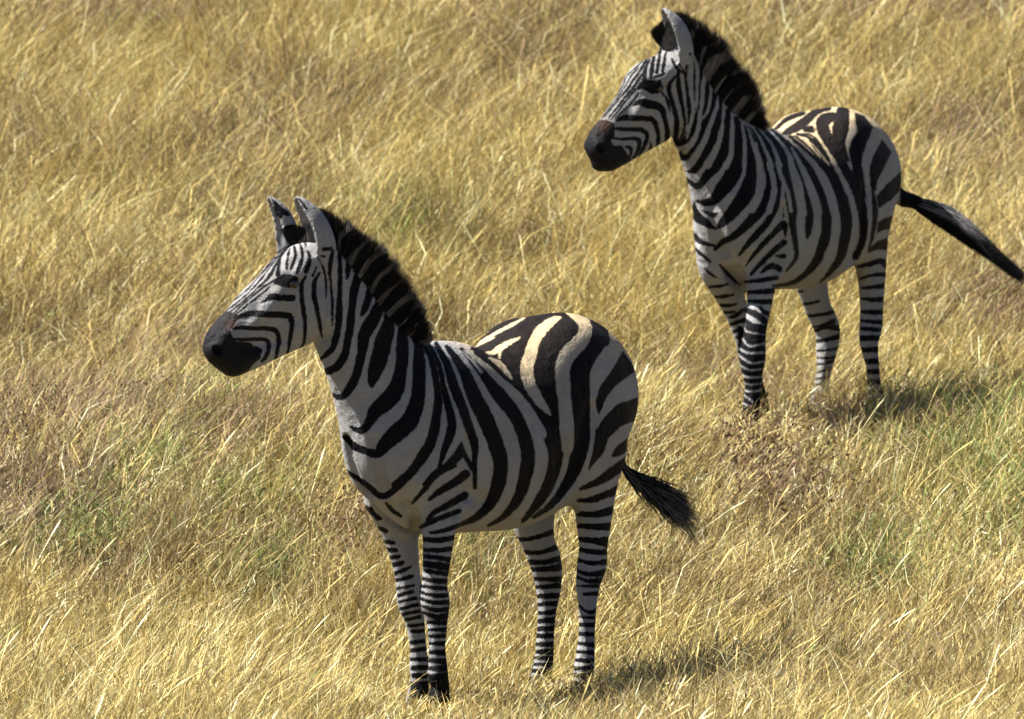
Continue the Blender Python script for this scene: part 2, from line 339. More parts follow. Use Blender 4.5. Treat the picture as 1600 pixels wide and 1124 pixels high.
C['z1'] = [
 # --- head
 (310,380,220/1124, """
B 190,535 300,570 305,620 250,690 265,750 300,790 420,800 440,830 505,850 490,920 425,975 360,1070 190,1055 30,940 0,830 40,690
B 608,305 640,275 665,255 720,250 800,280 785,320 730,358 660,345 600,322
b 200,528,8 300,445,9 380,382,10 470,282,10 540,196,11 620,92,10 690,30,10
b 225,540,10 330,458,12 420,378,14 500,288,15 560,208,16 620,128,14 680,60,12 720,25,10
b 252,552,10 340,480,14 400,430,16 470,360,18 540,300,25 590,230,30 620,170,22 660,100,18 700,50,16 730,20,16
b 280,565,8 350,494,12 430,424,12 520,352,16 600,302,20 650,275,26
b 300,572,8 380,502,14 450,450,14 520,395,16 570,350,12
b 505,475,8 550,450,32 590,427,48 650,437,52 740,438,55 755,435,46
b 300,602,24 360,578,42 440,562,50 560,572,52 690,575,54 735,592,50 747,650,40 735,740,38 712,880,20
b 280,685,20 340,675,28 450,682,34 560,682,36 620,705,38 642,770,38 632,850,32 618,925,22
b 280,770,22 400,770,28 510,768,28 555,790,34 560,850,34 535,910,30 505,945,18
b 400,835,16 460,840,30 490,870,30 478,915,24
b 855,268,20 825,330,34 825,430,36 840,540,38 850,640,34 850,740,28 835,810,24 800,865,12
b 965,240,22 930,310,38 922,400,40 945,520,38 965,620,32 975,690,28 988,755,12
b 930,90,10 980,160,14 1010,250,20 1020,340,20 1018,435,12
b 1050,250,12 1062,400,16 1068,550,16 1062,660,10
b 890,110,28 872,180,42 855,240,20
b 945,190,18 915,262,24
b 1000,50,34 1060,45,30
b 980,102,18 1005,108,20
"""),
 (410,300,160/1124, """
b 250,600,16 192,720,34 172,850,44 172,915,50
b 300,620,14 278,720,32 266,840,30
b 350,600,24 362,700,38 330,800,36 312,850,20
b 410,570,24 438,660,36 430,760,42 400,840,52 385,885,44
b 455,500,26 478,600,16
b 490,640,16 522,740,44 480,880,48
b 240,610,10 110,695,12 -10,815,14
b 200,660,14 100,775,20 0,885,24
B 210,430 240,385 330,360 440,400 460,440 430,500 370,560 320,580 270,540
B 90,60 180,140 290,235 300,260 230,260 200,300 150,240 120,140
B 385,66 410,80 470,150 495,190 475,200 440,135
"""),
 # --- neck
 (480,320,220/1124, """
b 205,370,28 185,470,40 180,550,28 190,640,18 200,750,20 200,880,20 205,960,10
b 258,390,30 262,500,36 262,620,38 258,760,44 250,880,48 245,1000,52 215,1090,50
b 335,440,52 325,520,46 318,592,22
b 420,540,72 385,640,72 365,740,68 355,860,60 345,980,60 322,1110,60
b 495,640,40 500,690,60 482,770,62 450,850,48 437,880,26
b 560,770,30 560,850,84 510,930,100 460,1020,100 440,1120,90
b 640,850,40 655,900,70 640,960,84 600,1060,100 580,1120,100
b 745,950,36 760,1000,60 770,1110,70
"""),
 (480,480,280/1124, """
b 205,0,42 200,60,44 195,120,44 180,210,40 150,270,38 90,320,26 65,318,14
b 275,40,46 265,130,46 250,230,48 230,310,54 190,370,54 130,402,48 95,402,30
b 440,20,80 400,110,80 360,180,70 345,270,62 325,370,56 290,470,60 240,545,50 200,567,36 150,545,18
b 510,60,60 510,140,80 480,230,100 450,330,110 418,430,80 402,490,36
b 590,100,24 597,200,72 597,320,80 580,430,82 555,520,110 500,590,112 430,650,92 390,720,60 340,775,50 265,750,14
b 640,150,20 690,230,46 702,340,80 700,470,86 690,590,94 640,720,112 560,790,112 490,860,92 440,922,50 380,915,36 300,880,38 240,825,24
b 690,190,24 770,300,38 800,420,44 820,540,50 815,660,58 790,800,66 740,920,66 660,1020,52 545,1118,40
b 760,230,22 830,370,30 850,480,36 880,600,50 905,700,56 900,790,60 860,900,42 828,1005,24
b 965,850,16 955,920,64 890,980,42 830,1022,36 780,1060,32 735,1115,28
b 965,890,40 1000,950,32 1035,1010,36
b 810,230,30 880,370,50 920,500,66 970,620,62 1010,740,58 1050,860,52 1050,960,32 1052,1130,28
b 880,250,20 980,380,50 1030,500,72 1080,610,84 1130,700,84
b 250,1030,20 320,1075,26 380,1120,30
"""),
 # --- body
 (500,460,0.375, """
b 530,220,20 600,320,46 640,420,62 690,520,68 730,620,66 752,700,62 745,780,62 710,870,48 650,930,32 575,962,16
b 590,230,16 660,300,40 740,410,60 810,500,58 850,590,58 867,680,60 850,780,56 820,860,42 760,930,26 700,965,12
b 650,240,20 700,285,24 760,340,30 820,390,70 880,450,84 940,530,92 977,620,74 980,700,58 950,800,50 900,880,38 845,945,18
b 1095,90,40 1150,150,96 1140,200,100 1105,240,110 1070,320,112 1080,420,92 1085,520,80 1085,620,78 1062,720,60 1022,800,42 960,880,30 890,930,14
b 1150,110,60 1180,190,60
B 1262,240 1300,290 1310,320 1230,380 1190,430 1162,500 1150,450 1165,390 1210,330
B 1328,430 1328,520 1250,550 1200,600 1180,660 1120,730 1140,640 1150,570 1190,510 1240,460
b 1290,615,36 1250,650,42 1222,672,14
b 1290,690,44 1220,740,44 1160,780,34 1085,812,14
b 1270,805,50 1200,832,30 1140,856,26 1075,860,14
b 1240,895,42 1150,915,24 1085,910,14
b 1220,968,34 1150,968,26 1085,965,18
b 1210,1040,34 1085,1020,22
b 105,595,24 150,635,26 230,665,30
b 440,650,44 380,740,40 270,842,26 190,790,24 100,735,14
b 560,715,20 490,750,24 430,820,22 385,870,10
b 605,750,40 560,785,36 500,820,28 455,855,12
b 605,838,34 540,875,28 470,915,22 435,960,12
b 210,890,14 240,935,18
b 275,870,10 300,900,18 335,925,16
"""),
 (656,453,391/1340, """
B 270,318 330,240 420,165 560,120 700,112 800,108 860,170 850,230 790,320 750,380 735,450 745,560 755,680 760,800 700,800 640,720 560,600 480,520 400,440 330,352
w 560,150,10 500,184,18 420,226,18 350,264,14 285,302,8
w 395,256,10 340,282,12 290,306,8
w 500,130,7 420,163,9 365,215,9 325,262,7
w 535,256,12 480,282,26 430,312,36 385,338,22 355,336,10
w 430,330,16 425,365,12
w 372,365,10 420,392,30 460,435,30 492,478,10
w 750,150,14 712,165,40 652,215,60 612,280,60 592,350,68 572,430,72 590,510,64 630,580,56 668,630,40 697,670,8
w 795,118,30 860,155,62 888,210,68 862,275,82 795,345,88 765,420,80 768,520,76 778,620,70 788,740,80 790,850,60
w 235,322,10 330,388,28 410,468,38 500,548,46 575,640,52 650,770,60
w 200,316,8 262,362,14 330,440,16
"""),
 # --- legs
 (530,740,0.34157, """
b 120,150,14 150,180,20 190,208,16
b 150,243,20 215,262,22
b 180,310,24 250,318,16
b 195,350,26 262,352,18
b 218,388,22 275,380,18
b 235,424,22 292,408,20
b 240,463,22 300,440,18 330,425,8
b 250,492,18 335,470,20
b 265,528,16 340,512,16
b 272,558,18 335,540,18
b 275,588,16 350,570,18
b 280,620,16 360,600,18
b 290,645,16 365,630,18
b 305,670,16 370,655,18
b 315,698,16 385,690,18
b 328,724,16 390,720,20
b 330,775,20 405,765,22
b 325,812,20 405,802,22
b 330,850,20 400,850,22
b 335,890,22 400,888,26
b 340,925,24 400,925,28
B 330,955 420,950 430,1100 310,1100
b 375,245,18 460,205,26 550,172,24
b 415,270,16 470,264,20 540,240,24
b 378,300,24 450,305,28 540,292,26
b 380,348,20 450,352,24 530,342,24
b 385,380,20 440,384,24 520,398,26
b 388,412,28 440,420,36 520,432,36
b 390,445,16 440,452,24 510,462,24
b 382,482,18 440,490,24 510,495,26
b 378,515,16 440,524,20 505,526,22
b 372,543,14 440,560,20 510,556,24
b 370,572,12 440,592,22 515,586,24
b 372,603,12 440,626,22 515,617,26
b 380,636,14 450,658,28 515,648,34
b 400,682,16 510,684,30
b 402,716,14 510,714,26
b 403,746,14 500,744,26
b 408,778,16 490,779,28
b 412,818,20 490,820,34
b 412,855,20 490,862,34
b 415,893,20 495,892,34
b 420,935,30 510,925,44
B 400,960 520,940 540,1100 390,1100
b 800,300,22 870,300,20 980,268,26
b 835,360,22 920,362,22 1000,335,26
b 858,405,26 930,407,24 1030,385,30
b 868,440,26 940,438,24 1030,428,40
b 872,480,20 940,485,20 1030,482,30
b 880,522,18 1025,512,28
b 890,562,22 1020,560,30
b 892,602,18 1015,592,30
b 897,642,18 1005,632,30
b 892,678,20 1000,668,30
b 892,712,20 1000,708,30
b 886,744,20 1000,742,30
b 880,782,18 1000,782,30
b 876,815,16 1000,815,30
b 874,843,14 1000,847,28
b 872,872,14 1000,878,28
b 866,903,18 1000,908,36
B 850,930 1000,920 990,1080 800,1080 820,980
b 1100,128,14 1190,106,28 1300,70,42
b 1095,188,20 1180,190,24 1290,160,40
b 1098,240,22 1180,246,28 1270,242,40
b 1100,300,20 1160,306,26 1260,305,38
b 1090,345,22 1170,361,26 1250,358,32
b 1082,395,18 1165,411,22 1240,400,28
b 1072,435,16 1140,462,22 1230,450,34
b 1074,468,14 1140,492,18 1220,488,34
b 1090,514,10 1200,516,20
b 1120,552,16 1205,550,24
b 1098,604,12 1140,636,18 1190,622,22
b 1092,655,10 1190,662,20
b 1092,692,20 1190,694,24
b 1090,732,18 1185,738,26
b 1082,775,16 1185,787,26
b 1074,815,14 1185,822,26
b 1068,852,16 1185,862,28
b 1062,892,18 1180,892,30
b 1060,925,22 1180,928,34
B 1050,950 1180,945 1170,1090 1020,1090
"""),
]
C['z2'] = [
 (900,60,200/1124, """
B 180,715 260,725 330,745 335,860 300,900 330,950 400,945 440,1010 485,1065 400,1130 300,1170 150,1160 20,960 60,820
B 575,385 640,370 742,372 755,400 730,480 665,485 590,450 520,445
b 690,340,22 740,325,32 775,310,26
b 500,590,16 560,562,62 620,575,84 700,592,74 752,622,62 782,720,44 802,820,46 798,920,40
b 750,475,16 800,540,30 828,640,14
b 360,722,22 420,700,50 520,702,50 620,706,52 680,722,52 712,800,42 722,880,42 715,970,28
b 330,792,22 400,796,34 500,800,38 580,806,42 625,850,40 602,940,38 555,1030,22
b 300,872,20 400,886,22 500,880,32 555,902,42 550,970,36 508,1048,22
b 440,955,24 482,970,32 475,1040,20
b 650,900,12 656,960,30 642,1010,14
b 190,695,8 300,580,10 400,430,12 450,325,12 520,265,12 600,178,12 640,120,10
b 225,705,8 310,590,12 400,470,14 450,390,16 500,310,14 545,262,12
b 250,690,12 320,602,16 400,505,20 450,445,24 500,372,26 560,292,26 602,212,24 640,152,14
b 292,692,10 360,610,16 430,522,22 500,440,26 560,345,30 600,300,28 640,200,18 650,160,12
b 310,712,10 370,640,14 430,560,20 520,450,22
b 345,705,8 430,625,16 500,555,24 550,482,12
b 690,110,28 676,200,36 664,300,40 660,345,26
b 742,90,26 726,200,30 710,300,34
b 790,120,20 772,220,30 760,315,30
b 630,190,12 605,280,34 600,350,48 592,395,40
b 885,325,16 822,400,44 820,480,42 850,580,42 880,700,46 882,800,48 868,900,38
b 900,290,28 900,400,46 916,520,42 940,620,32 955,740,28 940,840,22 895,900,12
b 905,225,14 960,330,24 976,450,26 986,600,26 996,700,30 990,770,18
b 1000,250,28 1030,350,30 1040,480,32 1040,595,14
b 840,180,18 870,240,30 935,305,18
"""),
 (980,0,240/1124, """
b 460,395,18 480,480,30 486,600,34 490,700,26 490,785,12
b 435,480,14 430,600,22 450,750,26 465,880,20 450,960,12
b 540,460,36 532,600,42 520,720,52 500,860,52 460,960,50 420,1030,42 345,1052,28
b 590,550,36 582,700,52 560,860,24
b 635,620,44 622,780,72 572,880,62 540,980,72 480,1070,64 400,1130,56
b 690,720,46 680,850,62 640,980,82 580,1090,84
b 740,810,40 742,950,62 722,1080,84
b 795,870,36 812,1000,62 805,1124,72
b 860,930,30 900,1010,60 920,1124,70
b 930,950,24 990,1010,46 1060,1124,60
"""),
 (1040,180,250/1124, """
b 215,40,56 195,100,54 140,180,44 90,202,40 40,188,28
b 340,0,50 250,110,62 180,260,52 130,302,42 70,290,26
b 400,30,56 370,90,62 320,210,62 240,340,52 190,392,46 100,358,26
b 440,40,60 440,200,82 370,330,84 280,440,64 220,502,46 130,435,22
b 510,60,60 510,240,84 480,400,114 400,520,104 320,610,62 220,608,24
b 575,90,24 600,250,82 622,400,114 560,560,114 480,670,94 400,760,62 368,795,22
b 260,670,14 330,702,36 365,688,12
b 600,90,14 670,220,48 712,350,52 732,480,54 692,620,82 590,750,72 480,850,52 400,892,42 348,945,22
b 640,90,20 740,250,50 790,400,50 800,520,42 780,640,42 702,770,52 600,880,46 515,985,16
b 690,90,26 800,250,60 850,400,62 890,530,42 907,650,42 892,760,50 912,900,38 916,1000,30 850,1095,20
b 838,500,16 856,600,32 872,700,22 880,770,12
b 820,655,14 828,715,10
b 842,850,16 828,768,52 760,832,42 690,902,38 620,982,30 565,1058,12
b 832,895,44 760,952,42 680,1032,38 600,1118,24
b 830,990,34 775,990,18
b 800,1080,44 740,1062,44 670,1108,18
b 740,100,20 860,220,60 950,370,62 1000,500,72 1012,650,62 1005,800,52 995,860,20
b 200,610,12 212,700,62 270,750,62 355,802,18
b 165,780,18 200,850,38 260,896,38 345,918,18
b 175,905,14 240,970,26 310,1028,18
b 380,1050,16 440,1124,26
"""),
 (1180,150,250/1124, """
b 180,275,16 290,370,50 380,480,82 450,620,82 482,740,82 502,880,72 492,1000,72 445,1130,62
b 240,285,14 330,360,30 430,450,42 520,530,64 582,640,82 622,770,82 642,900,82 622,1040,72 598,1130,62
b 280,290,14 350,352,24 425,422,14
b 350,235,26 400,235,34
b 300,270,12 380,285,22 430,340,50 480,400,52 530,480,32 548,515,12
b 545,140,44 480,180,84 482,250,70 530,340,62 590,430,62 640,530,62 702,640,72 742,760,72 762,900,62 752,1020,52 705,1130,52
b 615,115,80 602,220,104 592,320,82 622,410,52 655,455,14
B 710,130 760,150 820,225 790,310 755,400 745,480 765,600 780,730 750,690 700,610 680,560 690,500 670,440 665,360 690,300 725,250
B 892,310 955,395 905,500 855,600 845,668 812,640 806,500 830,430
b 822,655,18 842,780,38 836,900,36 820,1000,26 795,1090,10
B 1025,535 1025,650 960,722 868,788 855,705 930,620
B 1000,838 990,935 900,940 858,962 865,888 920,858
B 965,1008 960,1082 870,1075 790,1100 840,1048 900,1015
b 520,88,18 430,112,34 350,180,52 270,232,50 195,268,16
b 340,122,16 230,160,22 140,235,12
"""),
 (1080,360,250/1124, """
b 940,40,70 890,200,66 800,310,46 700,372,30 580,392,22
b 1085,40,72 1052,180,62 970,300,38 900,368,12
b 380,362,18 480,352,34 600,335,34
b 380,435,22 480,432,38 600,425,40
b 385,495,14 470,500,34 600,505,42
b 480,535,14 520,580,34 580,590,44
b 385,560,32 450,590,54 530,645,44 560,660,40
b 385,640,34 440,684,60 540,700,66
b 370,745,20 430,770,44 540,770,56
b 95,270,12 140,310,20 185,335,12
b 130,400,22 190,395,26 255,382,16
b 160,470,22 220,468,28 295,452,16
b 200,528,20 260,530,30 320,518,14
b 230,578,20 300,575,24
b 270,615,20 310,600,34 360,560,26
b 280,662,24 375,630,36
b 300,712,26 380,690,44
b 318,755,20 380,750,44
b 215,255,14 280,330,26 345,385,14
"""),
 (1200,360,250/1124, """
b 900,70,60 860,85,74 780,100,50 712,138,20
b 840,250,60 790,215,38 720,236,40 630,258,22
b 850,315,40 750,312,26 650,342,18
b 850,385,50 760,397,32 660,407,18
b 850,485,44 740,487,36 650,480,16
b 850,575,40 730,576,36 640,572,16
b 800,648,34 640,635,22
b 780,700,34 640,690,30
b 760,750,30 640,752,24
b 170,430,18 240,430,20
b 190,525,20 280,515,22 360,498,16
b 220,590,26 290,602,26 420,585,26 480,560,40
b 260,655,18 340,680,20 460,640,40
b 295,722,34 400,685,26 530,690,60
b 300,782,26 400,772,30 540,735,46
b 300,850,14 430,842,20 530,815,34
b 320,895,12 430,898,20 520,880,34
b 320,945,12 400,935,20 500,905,32
b 310,1010,16 400,985,20 500,955,32
b 300,1052,16 400,1035,20 500,1010,32
b 300,1090,18 400,1080,22 500,1060,34
"""),
 (1100,500,200/1124, """
B 300,60 380,55 560,100 560,860 420,900 330,860 300,700
w 350,60,16 372,100,14 430,115,16 540,132,12
w 340,165,16 400,230,18 540,205,14
w 315,255,18 390,292,18 540,285,14
w 300,305,18 415,382,20 540,360,14
w 295,380,16 395,440,18 540,428,14
w 290,435,14 370,502,18 530,500,14
w 345,550,14 400,570,14 510,560,12
w 350,615,12 400,630,18 500,620,14
w 350,660,14 430,722,20
w 345,735,16 400,760,12
b 880,640,16 1000,650,16
b 880,700,14 1000,705,14
b 870,745,14 1000,750,14
b 860,790,18 990,795,18
B 850,830 1000,830 1000,940 820,940
"""),
 (1320,520,1.0, """
b 15,10,8 60,8,10
b 15,28,8 60,26,10
b 15,46,8 60,44,10
b 20,62,8 66,60,9
b 25,78,8 66,76,9
b 25,94,8 66,92,9
B 20,104 70,104 70,150 15,150
"""),
]
C['z2'].append((1180,180,150/1124, """
w 0,340,49 40,580,54 60,760,85 40,950,98 -40,1100,98
w 150,560,44 205,740,54 222,900,68 160,1124,73
w 260,560,41 310,740,49 330,820,37 300,1124,44
w 330,800,24 390,950,41 420,1124,41
w 410,560,54 470,800,73 530,1000,102 550,1150,110
w 430,390,32 520,560,54 620,780,85 700,1000,102 735,1150,102
w 320,235,15 500,380,37 620,500,61 700,590,73 790,740,93 880,940,105 930,1124,102
w 430,240,20 560,340,29 690,465,24
w 520,205,17 680,265,24
w 560,265,24 690,360,34 790,490,37 870,590,29
w 690,140,37 740,280,37 830,400,54 920,560,61 1000,700,54 1090,900,73
"""))
C['z2'].append((1070,80,180/1124, """
w 60,60,34 62,200,44 64,400,40 85,560,36 60,690,36 20,850,20
w 130,90,20 125,220,34 118,420,30 110,560,22 90,600,16
w 205,200,30 180,330,44 170,480,38 150,620,36 130,750,44 90,870,50 0,985,50
w 255,300,22 255,420,30 225,580,28 165,665,20
w 320,470,20 310,560,40 250,720,46 190,880,56 100,1030,70 20,1124,80
w 380,440,24 375,650,24 355,800,44 310,950,56 220,1110,80
w 455,560,20 465,700,36 460,880,46 450,1010,50 400,1124,70
w 550,680,12 570,780,28 585,900,36 580,1124,46
w 610,740,8 650,860,28 690,980,40 730,1124,54
w 660,750,10 740,860,26 800,1000,36 850,1124,40
w 720,760,8 830,880,24 880,980,34 930,1124,44
w 850,790,8 940,900,26 1010,1000,40 1060,1124,44
"""))
C['z2'].append((0,0,1.0, """
B 1150,652 1215,652 1215,700 1150,700
B 1408,294 1500,320 1500,375 1406,332
"""))
C['m1'] = [(480,320,220/1124, """
B -60,120 60,0 300,60 350,130 250,230 230,330 100,200 0,60
B 230,330 300,250 400,170 500,230 480,270 340,390 300,370
B 375,430 420,370 520,270 600,330 590,350 430,470
B 455,550 520,450 660,370 700,440 530,590
B 540,660 600,580 690,510 780,590 770,600 600,690
B 610,790 660,690 780,610 860,710 800,700 690,800 660,840
B 690,900 740,810 830,760 870,770 860,800 790,900 760,960
B 780,980 830,850 880,810 940,860 900,870 850,1010
B 860,1050 880,960 900,870 970,900 960,1080
"""), (410,300,160/1124, "B 200,440 230,360 460,380 480,440 430,510 370,570 310,590 260,540\n")]
C['m2'] = [(980,0,240/1124, """
B 100,100 420,20 520,90 560,140 470,210 440,300 300,180 200,400 100,320
B 440,320 560,160 700,250 720,290 600,320 500,370 480,400
B 520,440 600,340 730,310 760,350 660,400 560,430
B 600,560 660,490 800,420 880,470 800,510 700,560 630,620
B 640,660 740,560 900,520 930,600 820,620 720,680 680,700
B 700,760 760,680 870,620 970,640 960,720 880,680 780,760 740,800
B 770,850 850,760 930,730 1000,800 900,820 830,900
B 850,920 920,850 1000,820 1060,930 950,960
""")]
def parse(txt):
    out = []
    for ln in txt.strip().splitlines():
        t = ln.split(); out.append((t[0], [tuple(map(float, p.split(','))) for p in t[1:]]))
    return out
def chart(key, x0, y0, x1, y1, res=1.0):
    """signed distance (px of the drawing) to the nearest dark marking, negative inside"""
    W = int((x1-x0)/res)+1; H = int((y1-y0)/res)+1
    gx, gy = np.meshgrid(x0+np.arange(W)*res, y0+np.arange(H)*res)
    D = np.full((H, W), 12.0, np.float32)
    def win(ax, ay, bx, by, m):
        i0 = max(int((min(ax)-m-x0)/res), 0); i1 = min(int((max(bx)+m-x0)/res)+2, W)
        j0 = max(int((min(ay)-m-y0)/res), 0); j1 = min(int((max(by)+m-y0)/res)+2, H)
        return slice(j0, max(j1, j0)), slice(i0, max(i1, i0))
    for cx, cy, k, txt in C[key]:
        for op, pts in parse(txt):
            if op in 'bw':
                A = np.array([(cx+p[0]*k, cy+p[1]*k, p[2]*k/2) for p in pts])
                if len(A) > 2: A = catmull(A, 4)
                A[:, 2] = np.maximum(A[:, 2], .3)
                m = A[:, 2].max()+12
                s = win(A[:, 0], A[:, 1], A[:, 0], A[:, 1], m); X, Y = gx[s], gy[s]
                if X.size == 0: continue
                d = np.full(X.shape, 12.0)
                for a, b in zip(A[:-1], A[1:]):
                    e = b[:2]-a[:2]; L2 = (e@e)+1e-9
                    t = np.clip(((X-a[0])*e[0]+(Y-a[1])*e[1])/L2, 0, 1)
                    d = np.minimum(d, np.hypot(X-a[0]-t*e[0], Y-a[1]-t*e[1])-(a[2]+(b[2]-a[2])*t))
            else:
                Q = np.array([(cx+p[0]*k, cy+p[1]*k) for p in pts])
                s = win(Q[:, 0], Q[:, 1], Q[:, 0], Q[:, 1], 12); X, Y = gx[s], gy[s]
                if X.size == 0: continue
                d = np.full(X.shape, 1e9); ins = np.zeros(X.shape, bool)
                for i in range(len(Q)):
                    a, b = Q[i], Q[(i+1) % len(Q)]; e = b-a; L2 = (e@e)+1e-9
                    t = np.clip(((X-a[0])*e[0]+(Y-a[1])*e[1])/L2, 0, 1)
                    d = np.minimum(d, np.hypot(X-a[0]-t*e[0], Y-a[1]-t*e[1]))
                    c = (a[1] > Y) != (b[1] > Y)
                    xi = a[0]+(Y-a[1])*(b[0]-a[0])/(b[1]-a[1]+1e-12)
                    ins ^= c & (X < xi)
                d = np.where(ins, -d, d)-.8
            if op in 'bB': D[s] = np.minimum(D[s], d)
            else: D[s] = np.maximum(D[s], -d)
    return D
def sample(D, x0, y0, res, x, y):
    fx = np.clip((x-x0)/res, 0, D.shape[1]-1.001); fy = np.clip((y-y0)/res, 0, D.shape[0]-1.001)
    i = fx.astype(int); j = fy.astype(int); a = fx-i; b = fy-j
    return (D[j, i]*(1-a)*(1-b)+D[j, i+1]*a*(1-b)+D[j+1, i]*(1-a)*b+D[j+1, i+1]*a*b)
# ================================================================ helpers
def link(name, me, mat=None, parent=None, loc=None, **props):
    o = bpy.data.objects.new(name, me); sc.collection.objects.link(o)
    if mat: me.materials.append(mat)
    if parent: o.parent = parent
    if loc is not None: o.location = loc
    for k, v in props.items(): o[k] = v
    return o

def mesh_np(name, verts, loops, sizes, smooth=True):
    me = bpy.data.meshes.new(name); me.vertices.add(len(verts)); me.vertices.foreach_set('co', np.ascontiguousarray(verts, np.float32).ravel())
    me.loops.add(len(loops)); me.loops.foreach_set('vertex_index', np.ascontiguousarray(loops, np.int32))
    me.polygons.add(len(sizes)); st = np.zeros(len(sizes), np.int32); st[1:] = np.cumsum(sizes)[:-1]
    me.polygons.foreach_set('loop_start', st)
    me.polygons.foreach_set('use_smooth', np.full(len(sizes), smooth))
    me.update(calc_edges=True); me.validate()
    return me

def attr(me, name, vals, kind='FLOAT'):
    a = me.attributes.new(name, kind, 'POINT')
    a.data.foreach_set('value' if kind == 'FLOAT' else 'color', np.ascontiguousarray(vals, np.float32).ravel())

def mat(name):
    m = bpy.data.materials.new(name); m.use_nodes = True; t = m.node_tree
    return m, t, t.nodes['Principled BSDF']

def N(t, kind, **kw):
    n = t.nodes.new(kind)
    for k, v in kw.items():
        if k.startswith('i_'): n.inputs[int(k[2:]) if k[2:].isdigit() else k[2:]].default_value = v
        else: setattr(n, k, v)
    return n

def A(t, name): return N(t, 'ShaderNodeAttribute', attribute_name=name)

def mixc(t, fac, a, b, mode='MIX'):
    n = t.nodes.new('ShaderNodeMix'); n.data_type = 'RGBA'; n.blend_type = mode
    for i, v in ((0, fac), (6, a), (7, b)):
        if isinstance(v, (int, float)): n.inputs[i].default_value = v
        elif isinstance(v, tuple): n.inputs[i].default_value = (*v, 1)
        else: t.links.new(v, n.inputs[i])
    return n.outputs[2]

def rng(t, src, a, b, c=0, d=1, smooth=False):
    n = N(t, 'ShaderNodeMapRange'); n.interpolation_type = 'SMOOTHSTEP' if smooth else 'LINEAR'
    for i, v in enumerate((a, b, c, d)): n.inputs[i+1].default_value = v
    t.links.new(src, n.inputs[0]); return n.outputs[0]

def math_(t, op, a, b):
    n = N(t, 'ShaderNodeMath', operation=op)
    for i, v in ((0, a), (1, b)):
        if isinstance(v, (int, float)): n.inputs[i].default_value = v
        else: t.links.new(v, n.inputs[i])
    return n.outputs[0]

# ---------------------------------------------------------------- materials
def coat_material():
    m, t, p = mat('zebra_coat')
    co = t.nodes.new('ShaderNodeTexCoord').outputs['Object']
    nf = N(t, 'ShaderNodeTexNoise', i_Scale=230.0, i_Detail=3.0); nc = N(t, 'ShaderNodeTexNoise', i_Scale=9.0, i_Detail=4.0); nm = N(t, 'ShaderNodeTexNoise', i_Scale=45.0, i_Detail=4.0)
    for n in (nf, nc, nm): t.links.new(co, n.inputs['Vector'])
    d = math_(t, 'ADD', A(t, 'coat').outputs['Fac'], rng(t, nf.outputs[0], .3, .7, -1.3, 1.3))
    d = math_(t, 'ADD', d, rng(t, nm.outputs[0], .3, .7, -.8, .8))
    light = rng(t, d, -.9, 1.0, 0, 1, True)
    white = mixc(t, rng(t, nc.outputs[0], .35, .7), (.285, .285, .296), (.235, .231, .23))
    white = mixc(t, rng(t, nf.outputs[0], .35, .7, 0, .6), white, (.16, .157, .155))
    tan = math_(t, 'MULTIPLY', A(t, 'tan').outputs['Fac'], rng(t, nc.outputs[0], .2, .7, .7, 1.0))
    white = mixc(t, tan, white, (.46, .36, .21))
    black = mixc(t, rng(t, nf.outputs[0], .3, .8), (.003, .003, .005), (.007, .0065, .008))
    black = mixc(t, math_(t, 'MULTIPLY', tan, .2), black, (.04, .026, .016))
    c = mixc(t, light, black, white)
    c = mixc(t, A(t, 'brown').outputs['Fac'], c, (.15, .07, .035))
    c = mixc(t, A(t, 'muzzle').outputs['Fac'], c, (.005, .005, .007))
    t.links.new(c, p.inputs['Base Color'])
    p.inputs['Roughness'].default_value = .65; p.inputs['Specular IOR Level'].default_value = .16
    mz = A(t, 'muzzle').outputs['Fac']; t.links.new(rng(t, mz, 0, 1, .7, .5), p.inputs['Roughness']); t.links.new(rng(t, mz, 0, 1, .07, .14), p.inputs['Specular IOR Level'])
    b = N(t, 'ShaderNodeBump', i_Strength=.9, i_Distance=.004); nl = N(t, 'ShaderNodeTexNoise', i_Scale=14.0, i_Detail=3.0); nl.inputs['Distortion'].default_value = .6; t.links.new(co, nl.inputs['Vector'])
    h = math_(t, 'ADD', nf.outputs[0], math_(t, 'ADD', math_(t, 'MULTIPLY', nm.outputs[0], 1.6), math_(t, 'MULTIPLY', nl.outputs[0], 4.5)))
    t.links.new(h, b.inputs['Height']); t.links.new(b.outputs[0], p.inputs['Normal'])
    return m

def hair_material():
    m, t, p = mat('mane_hair')
    d = A(t, 'coat').outputs['Fac']; tip = A(t, 'tip').outputs['Fac']; r = A(t, 'rnd').outputs['Fac']
    light = rng(t, math_(t, 'ADD', d, rng(t, r, 0, 1, -1.2, 1.2)), -1.0, 1.0, 0, 1, True)
    c = mixc(t, light, (.004, .004, .005), mixc(t, rng(t, d, 18, 24), (.14, .13, .12), (.26, .25, .25)))
    c = mixc(t, rng(t, tip, .6, 1.0, 0, .9), c, (.011, .007, .006))
    t.links.new(c, p.inputs['Base Color']); p.inputs['Roughness'].default_value = .6; p.inputs['Specular IOR Level'].default_value = .12
    return m

def simple(name, col, rough, spec=.5):
    m, t, p = mat(name); n = N(t, 'ShaderNodeTexNoise', i_Scale=60.0); c = mixc(t, rng(t, n.outputs[0], .3, .7), col, tuple(v*.75 for v in col))
    t.links.new(c, p.inputs['Base Color']); p.inputs['Roughness'].default_value = rough; p.inputs['Specular IOR Level'].default_value = spec
    return m

COAT = coat_material(); HAIR = hair_material(); EYE = simple('eye_surface', (.012, .008, .006), .08, .6)

